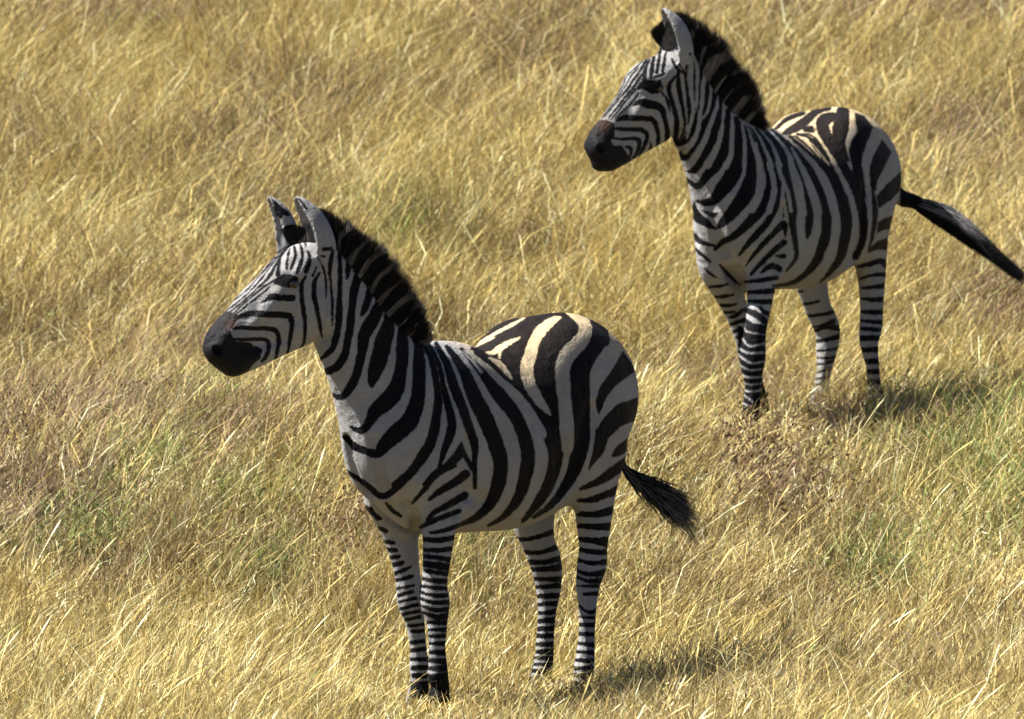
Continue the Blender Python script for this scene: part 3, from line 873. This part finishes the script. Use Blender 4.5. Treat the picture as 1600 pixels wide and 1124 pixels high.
def refine(v, f, mask_fn):
    """split every quad of the masked region in four; neighbours take the extra edge points, so the skin stays closed"""
    inside = mask_fn(v[f].mean(1))
    E = np.stack([f, np.roll(f, -1, 1)], 2); Es = np.sort(E, 2)
    key = Es[..., 0].astype(np.int64)*len(v)+Es[..., 1]
    sk = np.unique(key[inside]); n0 = len(v)
    mid = (v[sk//n0]+v[sk % n0])/2
    cen = v[f[inside]].mean(1)
    V = np.vstack([v, mid, cen]); fi = f[inside]; ki = key[inside]
    m = n0+np.searchsorted(sk, ki); c = n0+len(mid)+np.arange(len(fi))
    q = np.stack([np.stack([fi[:, i], m[:, i], c, m[:, (i-1) % 4]], 1) for i in range(4)], 1).reshape(-1, 4)
    out = ~inside; fo = f[out]; ko = key[out]; pos = np.clip(np.searchsorted(sk, ko), 0, len(sk)-1); hit = sk[pos] == ko
    plain = fo[~hit.any(1)]; odd = np.where(hit.any(1))[0]
    loops = [q.ravel(), plain.ravel()]; sizes = [np.full(len(q), 4), np.full(len(plain), 4)]
    ol, os_ = [], []
    for i in odd:
        n = 0
        for j in range(4):
            ol.append(fo[i, j]); n += 1
            if hit[i, j]: ol.append(n0+pos[i, j]); n += 1
        os_.append(n)
    return V, np.concatenate(loops+[np.array(ol, int)]), np.concatenate(sizes+[np.array(os_, int)]), np.vstack([q, plain])

def strands(roots, tips, bend, w0, segs, rnd, side):
    """tapered flat hairs; returns verts, loops, sizes, tip parameter"""
    n = len(roots); V = []; T = []
    for k in range(segs):
        t = k/segs; c = roots+(tips-roots)*t+bend*(t*t-t)[None] if np.ndim(t) else roots+(tips-roots)*t+bend*(t*(1-t)*4)
        w = w0*(1-t*.75)
        V.append(c-side*w[:, None]); V.append(c+side*w[:, None]); T += [np.full(n, t)]*2
    V.append(tips); T.append(np.ones(n))
    m = 2*segs+1
    V = np.stack(V, 1).reshape(-1, 3); T = np.stack(T, 1).ravel(); b = np.arange(n)[:, None]*m
    L = []; S = []
    for k in range(segs-1):
        L.append(b+np.array([2*k, 2*k+1, 2*k+3, 2*k+2])); S.append(np.full(n, 4))
    L.append(b+np.array([2*segs-2, 2*segs-1, 2*segs])); S.append(np.full(n, 3))
    return V, np.concatenate([x.ravel() for x in L]), np.concatenate(S), T

def build_zebra(S, key, mkey, win, label, rs, H):
    F = S['frame']; root = F.root
    e = bpy.data.objects.new('zebra', None); sc.collection.objects.link(e); e.location = root; e.empty_display_size = .3
    e['label'] = label; e['category'] = 'zebra'; e['group'] = 'zebras standing in the tall dry grass'
    v, f = build_body(S, H)
    hd = S['head']; hm = hd['map']; eye = hm(451, 439); muz = hm(360, 540); pol = hm(495, 400)
    def mask(c):
        a, b = muz, pol; d = b-a; t = np.clip(((c-a)@d)/(d@d), 0, 1)
        return np.linalg.norm(c-a-t[:, None]*d, axis=1) < .19
    V, loops, sizes, quads = refine(v, f, mask)
    n = vnormals(V, quads); u = V@F.f; w = V@F.l; z = V[:, 2]
    P = V+root; facing = n@_f
    x0, y0, x1, y1 = win; D = chart(key, x0, y0, x1, y1, .4)
    # the far flank wears the mirror of the near one
    mir = (w < 0) & (facing > -.02) & (z > .62) & (u < .22)
    Pm = P.copy(); Pm[mir] -= 2*(w[mir])[:, None]*F.l
    x, y = proj(Pm); coat = sample(D, x0, y0, .4, x, y)
    # belly midline and inner thighs are plain
    coat = np.where((n[:, 2] < -.96) & (z < .75) & (z > .5), np.maximum(coat, 3), coat)
    hs = lambda px, py, r: np.exp(-((x-px)**2+(y-py)**2)/(2*r*r))
    me = mesh_np('zebra_body', V, loops, sizes)
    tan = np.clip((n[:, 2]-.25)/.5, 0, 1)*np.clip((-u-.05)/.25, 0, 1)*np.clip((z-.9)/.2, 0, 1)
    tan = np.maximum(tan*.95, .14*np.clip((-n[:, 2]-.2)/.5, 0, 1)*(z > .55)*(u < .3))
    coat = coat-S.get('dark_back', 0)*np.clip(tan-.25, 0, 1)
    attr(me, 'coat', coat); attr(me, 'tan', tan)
    mz = S['muzzle_px']; b1 = hs(mz[0], mz[1], mz[2])
    attr(me, 'brown', np.clip(b1*1.0, 0, .8)*np.clip((2.5-coat)/3, 0, 1))
    mq = np.linalg.norm(V-hm(352, 540), axis=1)
    attr(me, 'muzzle', np.clip((.20-mq)/.05, 0, 1)*(coat < 0)*.8)
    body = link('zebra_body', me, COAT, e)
    # eyes
    for sgn in (1, -1):
        c = hm(447, 441)+hd['axes'][1]*sgn*S.get('eye_off', .077)
        import bmesh
        bm = bmesh.new(); bmesh.ops.create_uvsphere(bm, u_segments=24, v_segments=16, radius=.021)
        m_ = bpy.data.meshes.new('eye'); bm.to_mesh(m_); bm.free()
        for pl in m_.polygons: pl.use_smooth = True
        link('eye', m_, EYE, e, c)
    # mane
    cr = np.array([F.D(a, b, d) for a, b, d in S['crest']]); k = len(cr)
    tp = np.array([F.D(S['manetop'][i][0], S['manetop'][i][1], S['crest'][i][2]) for i in range(k)])
    cc = catmull(np.hstack([cr, tp]), 12); n_ = S['mane_n']; s = rs.rand(n_)*(len(cc)-1.001); i = s.astype(int); a = (s-i)[:, None]
    q = cc[i]*(1-a)+cc[i+1]*a
    tang = cc[np.minimum(i+1, len(cc)-1), :3]-cc[i, :3]; tang /= np.linalg.norm(tang, axis=1)[:, None]
    side = np.cross(tang, (q[:, 3:]-q[:, :3])); side /= np.linalg.norm(side, axis=1)[:, None]
    off = rs.randn(n_)*.009; off = np.clip(off, -.026, .026)
    up = q[:, 3:]-q[:, :3]; ln = np.linalg.norm(up, axis=1)[:, None]
    ro = q[:, :3]+side*off[:, None]-up/ln*.025
    kx = np.arange(0, len(cc)+1, .6); clump = np.interp(s, kx, rs.rand(len(kx)))
    L = (.66+.33*clump+.14*rs.rand(n_)-.3*rs.rand(n_)*(rs.rand(n_) < .3))[:, None]
    ti = q[:, :3]+up*L+side*(off*2.0+rs.randn(n_)*.004)[:, None]+tang*(rs.randn(n_)*.010+(clump-.5)*.022)[:, None]
    ti[:, 0] += .0; bend = rs.randn(n_, 3)*.003
    sd = unit_rows(np.cross(up, rs.randn(n_, 3)*.6+_f*1.0))
    VV, LL, SS, TT = strands(ro, ti, bend, np.full(n_, .0016)*(.7+.6*rs.rand(n_)), 4, rs, sd)
    M = chart(mkey, x0, y0, x1, y1, .5); back = np.clip(.42-TT, 0, 1)[:, None]*np.repeat(ti-ro, 9, 0); xx, yy = proj(VV+back+root)
    mm = mesh_np('mane', VV, LL, SS); attr(mm, 'coat', sample(M, x0, y0, .5, xx, yy)); attr(mm, 'tip', TT); attr(mm, 'rnd', np.repeat(rs.rand(n_), 9))
    link('mane', mm, HAIR, e)
    # tail tuft
    T = S['tuft']; cc = catmull(np.array([np.append(p, r) for p, r in T['path']]), 10); n_ = T['n']
    s0 = rs.rand(n_)**1.1*(len(cc)*T.get('root_span', .45)); s1 = np.minimum(s0+(len(cc)-1)*(.35+.45*rs.rand(n_)), len(cc)-1.001)
    def at(s): i = s.astype(int); a = (s-i)[:, None]; return cc[i]*(1-a)+cc[np.minimum(i+1, len(cc)-1)]*a
    th = rs.rand(n_)*2*math.pi; rad = np.sqrt(rs.rand(n_))
    fr = np.stack([np.zeros(n_), np.cos(th), np.sin(th)], 1)*rad[:, None]
    ctrl = [at(s0+(s1-s0)*t) for t in (0, .33, .66, 1)]
    pts = [c[:, :3]+fr*c[:, 3:4]*g for c, g in zip(ctrl, (.5, .9, 1.0, 1.1))]
    for t_, p_ in enumerate(pts): p_ += rs.randn(n_, 3)*.004*t_; p_[:, 2] -= T.get('droop', 0)*(t_/3)**2*rs.rand(n_)
    V_ = []; Tt = []
    sdv = unit_rows(np.cross(pts[3]-pts[0], rs.randn(n_, 3)*.5+_f)); w_ = .0017
    for t_ in range(3): V_ += [pts[t_]-sdv*w_*(1-t_*.25), pts[t_]+sdv*w_*(1-t_*.25)]; Tt += [np.full(n_, t_/3)]*2
    V_.append(pts[3]); Tt.append(np.ones(n_)); V_ = np.stack(V_, 1).reshape(-1, 3); b = np.arange(n_)[:, None]*7
    LL = np.concatenate([(b+np.array(a)).ravel() for a in ((0, 1, 3, 2), (2, 3, 5, 4), (4, 5, 6))]); SS = np.concatenate([np.full(n_, 4)]*2+[np.full(n_, 3)])
    tm = mesh_np('tail_tuft', V_, LL, SS); r_ = np.repeat(rs.rand(n_), 7)
    sx = np.repeat(fr[:, 2], 7); sv = np.repeat((s0+s1)/2/len(cc), 7)
    attr(tm, 'coat', T['shade'](sx, sv, r_)); attr(tm, 'tip', np.stack(Tt, 1).ravel()*.7); attr(tm, 'rnd', r_)
    link('tail_tuft', tm, HAIR, e)
    return e

def unit_rows(a): return a/(np.linalg.norm(a, axis=1)[:, None]+1e-9)

# ================================================================ ground
def terrain(x, y):
    ky = [-400, -60, -12, -3, 0, .5, 1.0, 1.4, 2.4, 3.9, 4.5, 5.0, 5.5, 6.2, 6.7, 7.4, 10, 14, 20, 30, 60, 150, 900]
    kz = [-6, -1.5, -.3, -.01, -.02, -.08, -.11, -.08, .05, .46, .55, .535, .49, .462, .48, .62, 1.08, 1.75, 2.65, 3.7, 5.5, 9, 20]
    z = np.interp(y, ky, kz)
    for d in (.15, -.15, .3, -.3): z = z + np.interp(y+d, ky, kz)
    z = z/5
    return z + .008*np.sin(x*1.7+y*.9)*np.sin(y*1.3-x*.6)

def value_noise(x, y, s, seed):
    r = np.random.RandomState(seed).rand(257, 257); X = (x/s) % 256; Y = (y/s) % 256
    i = X.astype(int); j = Y.astype(int); a = X-i; b = Y-j; a = a*a*(3-2*a); b = b*b*(3-2*b)
    return r[i, j]*(1-a)*(1-b)+r[i+1, j]*a*(1-b)+r[i, j+1]*(1-a)*b+r[i+1, j+1]*a*b

def fbm(x, y, s, seed):
    return (value_noise(x, y, s, seed)+.5*value_noise(x, y, s/2.1, seed+1)+.25*value_noise(x, y, s/4.3, seed+2))/1.75

def ground():
    ax = np.concatenate([[-900, -400, -180, -90, -50, -30, -20, -14], np.arange(-10, 12.01, .25), [15, 20, 30, 50, 90, 180, 400, 900]])
    ay = np.concatenate([[-400, -200, -100, -60, -40, -28, -20, -14], np.arange(-10, 24.01, .2), [27, 32, 40, 60, 100, 150, 300, 900]])
    X, Y = np.meshgrid(ax, ay); Z = terrain(X, Y)
    V = np.stack([X.ravel(), Y.ravel(), Z.ravel()], 1); nx = len(ax); j, i = np.meshgrid(np.arange(len(ay)-1), np.arange(nx-1), indexing='ij')
    a = (j*nx+i).ravel(); q = np.stack([a, a+1, a+nx+1, a+nx], 1)
    me = mesh_np('ground', V, q.ravel(), np.full(len(q), 4))
    m, t, p = mat('dry_soil'); co = t.nodes.new('ShaderNodeTexCoord').outputs['Object']
    n1 = N(t, 'ShaderNodeTexNoise', i_Scale=1.1, i_Detail=6.0); n2 = N(t, 'ShaderNodeTexNoise', i_Scale=38.0, i_Detail=5.0)
    t.links.new(co, n1.inputs['Vector']); t.links.new(co, n2.inputs['Vector'])
    c = mixc(t, rng(t, n2.outputs[0], .35, .65), (.04, .029, .017), (.13, .10, .05)); c = mixc(t, rng(t, n1.outputs[0], .4, .7, 0, .6), c, (.16, .12, .055))
    t.links.new(c, p.inputs['Base Color']); p.inputs['Roughness'].default_value = .95
    b = N(t, 'ShaderNodeBump', i_Strength=.8, i_Distance=.03); t.links.new(n2.outputs[0], b.inputs['Height']); t.links.new(b.outputs[0], p.inputs['Normal'])
    link('ground', me, m, kind='structure', label='dry savanna soil under the grass')

def grass_material(name):
    m, t, p = mat(name); c = A(t, 'col').outputs['Color']
    t.links.new(c, p.inputs['Base Color']); p.inputs['Roughness'].default_value = .7; p.inputs['Specular IOR Level'].default_value = .12
    tr = N(t, 'ShaderNodeBsdfTranslucent'); t.links.new(c, tr.inputs[0]); mx = N(t, 'ShaderNodeMixShader', i_0=.15)
    t.links.new(p.outputs[0], mx.inputs[1]); t.links.new(tr.outputs[0], mx.inputs[2]); t.links.new(mx.outputs[0], t.nodes['Material Output'].inputs['Surface'])
    return m

def blades(n, x, y, h, w, lean, az, droop, twist, col, name, m, label, cat, rs, segs=3, base_lift=0, kind='stuff', kink=.05):
    z = terrain(x, y)-.01+base_lift
    P0 = np.stack([x, y, z], 1); dr = np.stack([np.cos(az), np.sin(az), np.zeros(n)], 1)
    sd = np.stack([np.cos(twist), np.sin(twist), np.zeros(n)], 1)
    V = []; 
    for k in range(segs+1):
        t = k/segs; out = h*(lean*t+droop*t*t); up = h*(t-.30*droop*t*t)*np.sqrt(np.maximum(1-(lean*.8)**2, .1))
        c = P0+dr*out[:, None]; c[:, 2] += up
        if k and k < segs: c += rs.randn(n, 3)*(h*kink)[:, None]
        if k < segs:
            ww = (w*(1-t*.55)/2)[:, None]; V += [c-sd*ww, c+sd*ww]
        else: V.append(c)
    m_ = 2*segs+1; V = np.stack(V, 1).reshape(-1, 3); b = np.arange(n)[:, None]*m_
    L = []; S = []
    for k in range(segs-1): L.append((b+np.array([2*k, 2*k+1, 2*k+3, 2*k+2])).ravel()); S.append(np.full(n, 4))
    L.append((b+np.array([2*segs-2, 2*segs-1, 2*segs])).ravel()); S.append(np.full(n, 3))
    me = mesh_np(name, V, np.concatenate(L), np.concatenate(S), True)
    attr(me, 'col', np.repeat(np.hstack([np.clip(col, 0, 1), np.ones((n, 1))]), m_, 0), 'FLOAT_COLOR')
    return link(name, me, m, kind=kind, label=label)

def img_patch(x, y, items):
    """soft weight of ground patches given as centre and radii in metres"""
    w = np.zeros(len(x))
    for cx, cy, rx, ry in items: w = np.maximum(w, np.exp(-(((x-cx)/rx)**2+((y-cy)/ry)**2)))
    return w

def scatter(n, rs, y0, y1, margin, near_bias=1.0):
    t = rs.rand(n*3); y = y0+(y1-y0)*rs.rand(n*3)
    half = (26+y)*.0715+margin; mx = (26+y1)*.0715+margin
    keep = rs.rand(n*3)*mx < half*((26-3)/(26+y))**near_bias*1.0*(mx/mx)
    y = y[keep][:n]; half = (26+y)*.0715+margin
    return .30+(rs.rand(len(y))*2-1)*half, y

BROWN = [(-1.67, 3.52, .3, .46), (-.95, 4.31, .35, .56), (-1.6, 4.98, .4, 1.0), (-.34, 3.07, .16, .32), (1.35, 3.94, .2, .49), (2.56, 11.4, .26, .82), (2.57, 8.16, .28, .61), (-1.86, 15.1, .6, .9), (-1.06, 12.9, .2, .38), (1.23, 6.08, .2, .67), (-.85, 11.6, .15, .32), (-.06, 15.6, 1.5, .6), (-1.8, 17, 2.5, 1.0), (1.2, 17.2, 2.5, 1.0), (2.44, 15.0, 1.3, .92), (.2, 2.78, .12, .33), (1.67, 5.24, .2, .64), (-1.2, 7.2, .3, .5)]
GREEN = [(-1.44, 3.13, .2, .24), (-1.22, 3.82, .16, .29), (-.81, 3.41, .18, .25), (-1.05, 5.38, .12, .7), (-.71, 2.64, .15, .28), (2.16, 4.27, .3, .9), (2.1, 5.5, .2, .8), (2.5, 4.6, .25, .8), (1.77, 2.8, .2, .31), (2.27, 3.52, .2, .5), (.14, 2.88, .1, .31), (-.2, 9.58, .2, .51)]
def palette(x, y, rs, tall=0.0):
    n = len(x)
    c0 = np.array([.49, .385, .150]); c1 = np.array([.32, .245, .090]); c2 = np.array([.70, .61, .33]); cb = np.array([.14, .098, .065]); cg = np.array([.15, .18, .055]); cd = np.array([.17, .12, .06])
    r = rs.rand(n)[:, None]; f = fbm(x, y, 1.6, 11)[:, None]; f2 = fbm(x+9, y*.8, .55, 23)[:, None]
    c = c0*(1-r)+c1*r
    c = np.where(rs.rand(n, 1) < .18+.10*tall, c2, c)
    c = np.where(rs.rand(n, 1) < np.clip((f2-.47)*2.6, .08, .6), cd, c)
    b = np.clip(img_patch(x, y, BROWN)[:, None]*.75+np.clip((f-.6)*2, 0, .3), 0, .8)
    c = np.where(rs.rand(n, 1) < b, cb*(1+rs.rand(n, 1)), c)
    g = np.clip(img_patch(x, y, GREEN)[:, None]*.5+.03, 0, .6)
    c = np.where(rs.rand(n, 1) < g, cg*(.8+.9*rs.rand(n, 1)), c)
    return np.minimum(c*(.40+1.32*rs.rand(n, 1)), .8)

def grass():
    rs = np.random.RandomState(5); M = grass_material('dry_grass')
    feet = np.array([[.02, -.1], [-.06, .0], [.56, .70], [.40, .78]]); feet2 = np.array([[1.32, 4.95], [1.35, 5.2], [1.6, 5.9]])
    # low dense sward
    x, y = scatter(NB[0], rs, -4.5, 22, 1.6, .35); n = len(x)
    hn = fbm(x, y, .8, 3)
    tus = value_noise(x, y, .16, 41); h = (.06+.15*hn+.13*tus)*(1+.35*np.clip((y-6)/5, 0, 1))*(.55+.8*rs.rand(n))*np.clip(1+.02*y, 1, 1.3)
    front = np.exp(-(((x-.12)/.6)**4+((y+1.0)/1.9)**4)); h = h*(1-.6*front); front2 = np.exp(-(((x-1.5)/.6)**4+((y-4.1)/1.3)**4)); h = h*(1-.45*front2)
    w = (.0024+.0030*rs.rand(n))*(1+.025*np.maximum(y, 0))
    fa = (fbm(x, y, .9, 51)-.5)*5; az = np.where(rs.rand(n) < .5, fa+rs.randn(n)*.5, rs.rand(n)*6.28); lean = .04+.7*rs.rand(n)**1.5
    blades(n, x, y, h*1.25, w, lean, az, .2+.5*rs.rand(n), rs.randn(n)*.7, palette(x, y, rs), 'grass', M, 'dense straw coloured savanna grass covering the slope', 'grass', rs, kink=.10)
    # coarser outskirts of the same sward, beyond the edges of the field of view
    n = 110000; x = rs.rand(n)*22-11; y = -8+rs.rand(n)*36; half = (26+y)*.0715+1.4; k_ = (np.abs(x-.3) > half) | (y > 21) | (y < -4.3); x, y = x[k_], y[k_]; n = len(x)
    blades(n, x, y, .14+.2*rs.rand(n), .008+.008*rs.rand(n), .1+.5*rs.rand(n), rs.rand(n)*6.28, .1+.4*rs.rand(n), rs.randn(n)*.7, palette(x, y, rs), 'outlying_grass', M, 'straw coloured grass spreading beyond the sides of the view', 'grass', rs, segs=2)
    # taller leaning stems in tufts
    nt_ = NB[1]//14; tx, ty = scatter(nt_, rs, -4.5, 22, 1.4, .35); k = len(tx)
    i = rs.randint(0, k, NB[1]); x = tx[i]+rs.randn(NB[1])*.06; y = ty[i]+rs.randn(NB[1])*.06; n = len(x)
    h = (.19+.24*rs.rand(k)**1.5)[i]*(.6+.5*rs.rand(n))
    for fx, fy in np.vstack([feet]):
        d = np.exp(-(((x-fx)/.35)**2+((y-(fy-.7))/.9)**2)); h = h*(1-.6*d)
    for fx, fy in feet2:
        d = np.exp(-(((x-fx)/.25)**2+((y-(fy-.8))/1.0)**2)); h = h*(1-.7*d)
    az = np.where(rs.rand(k) < .75, rs.randn(k)*.7+.1, rs.rand(k)*6.28)[i]+rs.randn(n)*.45; lean = np.clip((.03+.42*rs.rand(k)**1.4)[i]+rs.randn(n)*.15, 0, .8)
    blades(n, x, y, h, (.0016+.0014*rs.rand(n))*(1+.02*np.maximum(y, 0)), lean, az, .02+.4*rs.rand(n)**2, rs.randn(n)*.5, palette(x, y, rs, 1.0), 'tall_grass', M, 'taller pale grass stems leaning to the right', 'grass', rs, segs=4, kink=.04)
    # seed heads: short fat spindles near the tips of slender culms
    n = NB[2]; x, y = scatter(n, rs, -4, 19, 1.2, .3); n = len(x)
    h = .20+.20*rs.rand(n)
    for fx, fy in np.vstack([feet, feet2[:2]]):
        d = np.exp(-(((x-fx)/.3)**2+((y-(fy-.7))/.9)**2)); h = h*(1-.6*d)
    az = rs.randn(n)*.6; lean = .2+.5*rs.rand(n); droop = .1+.3*rs.rand(n)
    z = terrain(x, y); V = []; dr = np.stack([np.cos(az), np.sin(az), np.zeros(n)], 1)
    def pt(t):
        out = h*(lean*t+droop*t*t); c = np.stack([x, y, z], 1)+dr*out[:, None]; c[:, 2] += h*(t-.3*droop*t*t)*np.sqrt(np.maximum(1-(lean*.8)**2, .1)); return c
    sd = np.stack([np.cos(rs.randn(n)*.6), np.sin(rs.randn(n)*.6), np.zeros(n)], 1)
    ts = [0, .4, .8, .86, .93, 1.0]; ws = [.0012, .0011, .0010, .0026, .0022, .0004]
    for t, w_ in zip(ts, ws): c = pt(t); V += [c-sd*w_, c+sd*w_]
    V = np.stack(V, 1).reshape(-1, 3); b = np.arange(n)[:, None]*12
    L = np.concatenate([(b+np.array([2*k, 2*k+1, 2*k+3, 2*k+2])).ravel() for k in range(5)])
    me = mesh_np('grass_seed_heads', V, L, np.full(5*n, 4)); c = palette(x, y, rs, 1.0)*1.0
    attr(me, 'col', np.repeat(np.hstack([c, np.ones((n, 1))]), 12, 0), 'FLOAT_COLOR')
    link('seeding_grass', me, M, kind='stuff', label='thin seeding grass stalks standing through the sward')
    # spikelets and broken leaf bits caught in the sward
    n = NB[4]; x, y = scatter(n, rs, -4.5, 19, 1.4, .35); n = len(x)
    c = np.stack([x, y, terrain(x, y)+.02+(.10+.16*fbm(x, y, .8, 3))*rs.rand(n)**.7*(1-.72*np.exp(-(((x-.12)/.6)**4+((y+1.0)/1.9)**4)))*(1-.5*np.exp(-(((x-1.5)/.6)**4+((y-4.1)/1.3)**4)))], 1)
    d = unit_rows(rs.randn(n, 3)*np.array([.55, .55, .45])+np.array([.35, 0, .9]))*(.009+.013*rs.rand(n, 1))*(1+.02*np.maximum(y, 0))[:, None]
    e = unit_rows(np.cross(d, rs.randn(n, 3)))*(.0012+.0012*rs.rand(n, 1))*(1+.02*np.maximum(y, 0))[:, None]
    V = np.stack([c-d, c-e, c+d, c+e], 1).reshape(-1, 3)
    me = mesh_np('spikelets', V, np.arange(4*n), np.full(n, 4), False)
    cc = palette(x, y, rs, 1.0); cc = np.where(rs.rand(n, 1) < .35, np.array([.66, .60, .40])*(.7+.4*rs.rand(n, 1)), cc)
    attr(me, 'col', np.repeat(np.hstack([cc, np.ones((n, 1))]), 4, 0), 'FLOAT_COLOR')
    link('grass_spikelets', me, M, kind='stuff', label='pale spikelets and broken leaf bits caught in the grass')
    # brown dried flower heads standing in loose clumps
    HB = [(-1.05, 12.8, .25, .5), (-1.2, 8.9, .2, .5), (2.45, 11.7, .2, .6), (2.6, 10.9, .25, .5), (2.2, 10.4, .2, .4), (2.6, 8.2, .2, .4), (1.3, 4.0, .2, .3), (-.3, 3.0, .15, .3), (-1.7, 4.2, .2, .6), (-1.2, 5.0, .2, .5), (-.9, 10.6, .15, .4), (.3, 10.9, .2, .4), (1.4, 3.4, .3, .3), (-1.6, 7.5, .2, .5)]
    n = 5200; hb = np.array(HB)[rs.randint(0, len(HB), n)]; st = rs.randn(420, 2); si = rs.randint(0, 420, n)
    x = hb[:, 0]+st[si, 0]*hb[:, 2]*.6+rs.randn(n)*.018; y = hb[:, 1]+st[si, 1]*hb[:, 3]*.6+rs.randn(n)*.018
    c = np.stack([x, y, terrain(x, y)+.20+.05*np.sin(si*7.1)+rs.randn(n)*.012], 1)
    d = unit_rows(rs.randn(n, 3)*.6+np.array([.4, 0, .8]))*(.007+.008*rs.rand(n, 1)); e = unit_rows(np.cross(d, rs.randn(n, 3)))*(.003+.0025*rs.rand(n, 1))
    V = np.stack([c-d, c-e, c+d, c+e], 1).reshape(-1, 3); me = mesh_np('flower_heads', V, np.arange(4*n), np.full(n, 4), False)
    attr(me, 'col', np.repeat(np.hstack([np.array([.105, .062, .036])*(.6+.9*rs.rand(n, 1)), np.ones((n, 1))]), 4, 0), 'FLOAT_COLOR')
    link('dried_flower_heads', me, M, kind='stuff', label='brown dried flower heads scattered in clumps above the grass')
    # green forbs
    n = NB[3]; gi = rs.randint(0, len(GREEN), n); G = np.array(GREEN)[gi]
    x = G[:, 0]+rs.randn(n)*G[:, 2]*.6; y = G[:, 1]+rs.randn(n)*G[:, 3]*.6
    q = np.round(x*9)/9+np.round(y*7)/7; keep = value_noise(x, y, .16, 77) > .48; x, y = x[keep], y[keep]; n = len(x)
    h = .04+.05*rs.rand(n); col = np.array([.15, .18, .08])*(.7+.9*rs.rand(n, 1))+np.array([.06, .05, 0])*rs.rand(n, 1)
    blades(n, x, y, h, .008+.008*rs.rand(n), .3+.6*rs.rand(n), rs.rand(n)*6.28, .3+.4*rs.rand(n), rs.rand(n)*3.14, col, 'green_ground_cover', M, 'green leafy weeds growing in patches among the dry grass', 'weeds', rs, base_lift=rs.rand(n)*.12)

HG = .0055; NB = (500000, 150000, 14000, 11000, 210000)
ground(); grass()
S1 = zebra1(); S1['muzzle_px'] = (362, 506, 7); S1['mane_n'] = 15000
F = S1['frame']; D_ = F.D
S1['tuft'] = dict(path=[(D_(966,722,1.0), .018), (D_(988,744,.98), .030), (D_(1016,760,.96), .042), (D_(1050,780,.93), .062), (D_(1092,800,.90), .075)], n=900, droop=.09, root_span=.6, shade=lambda sx, sv, r: np.where(r < .6, -3, .5))
build_zebra(S1, 'z1', 'm1', (290, 280, 1120, 1124), 'nearer, larger zebra in the foreground with both ears upright and its tail hanging low', np.random.RandomState(1), HG)
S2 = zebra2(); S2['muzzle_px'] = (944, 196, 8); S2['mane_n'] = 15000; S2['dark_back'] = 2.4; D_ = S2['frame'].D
S2['tuft'] = dict(path=[(D_(1415,311,1.02), .034), (D_(1455,329,1.02), .048), (D_(1490,346,1.0), .056), (D_(1524,372,.98), .040), (D_(1558,402,.96), .019), (D_(1600,434,.94), .013)], n=7000, droop=.01, shade=lambda sx, sv, r: np.where((sx > -.1) & (sv > .30) & (sv < .47), 30.0, -3.0)+r)
build_zebra(S2, 'z2', 'm2', (880, -20, 1620, 710), 'farther zebra up the slope at right with its tail swung out to the side', np.random.RandomState(2), HG)
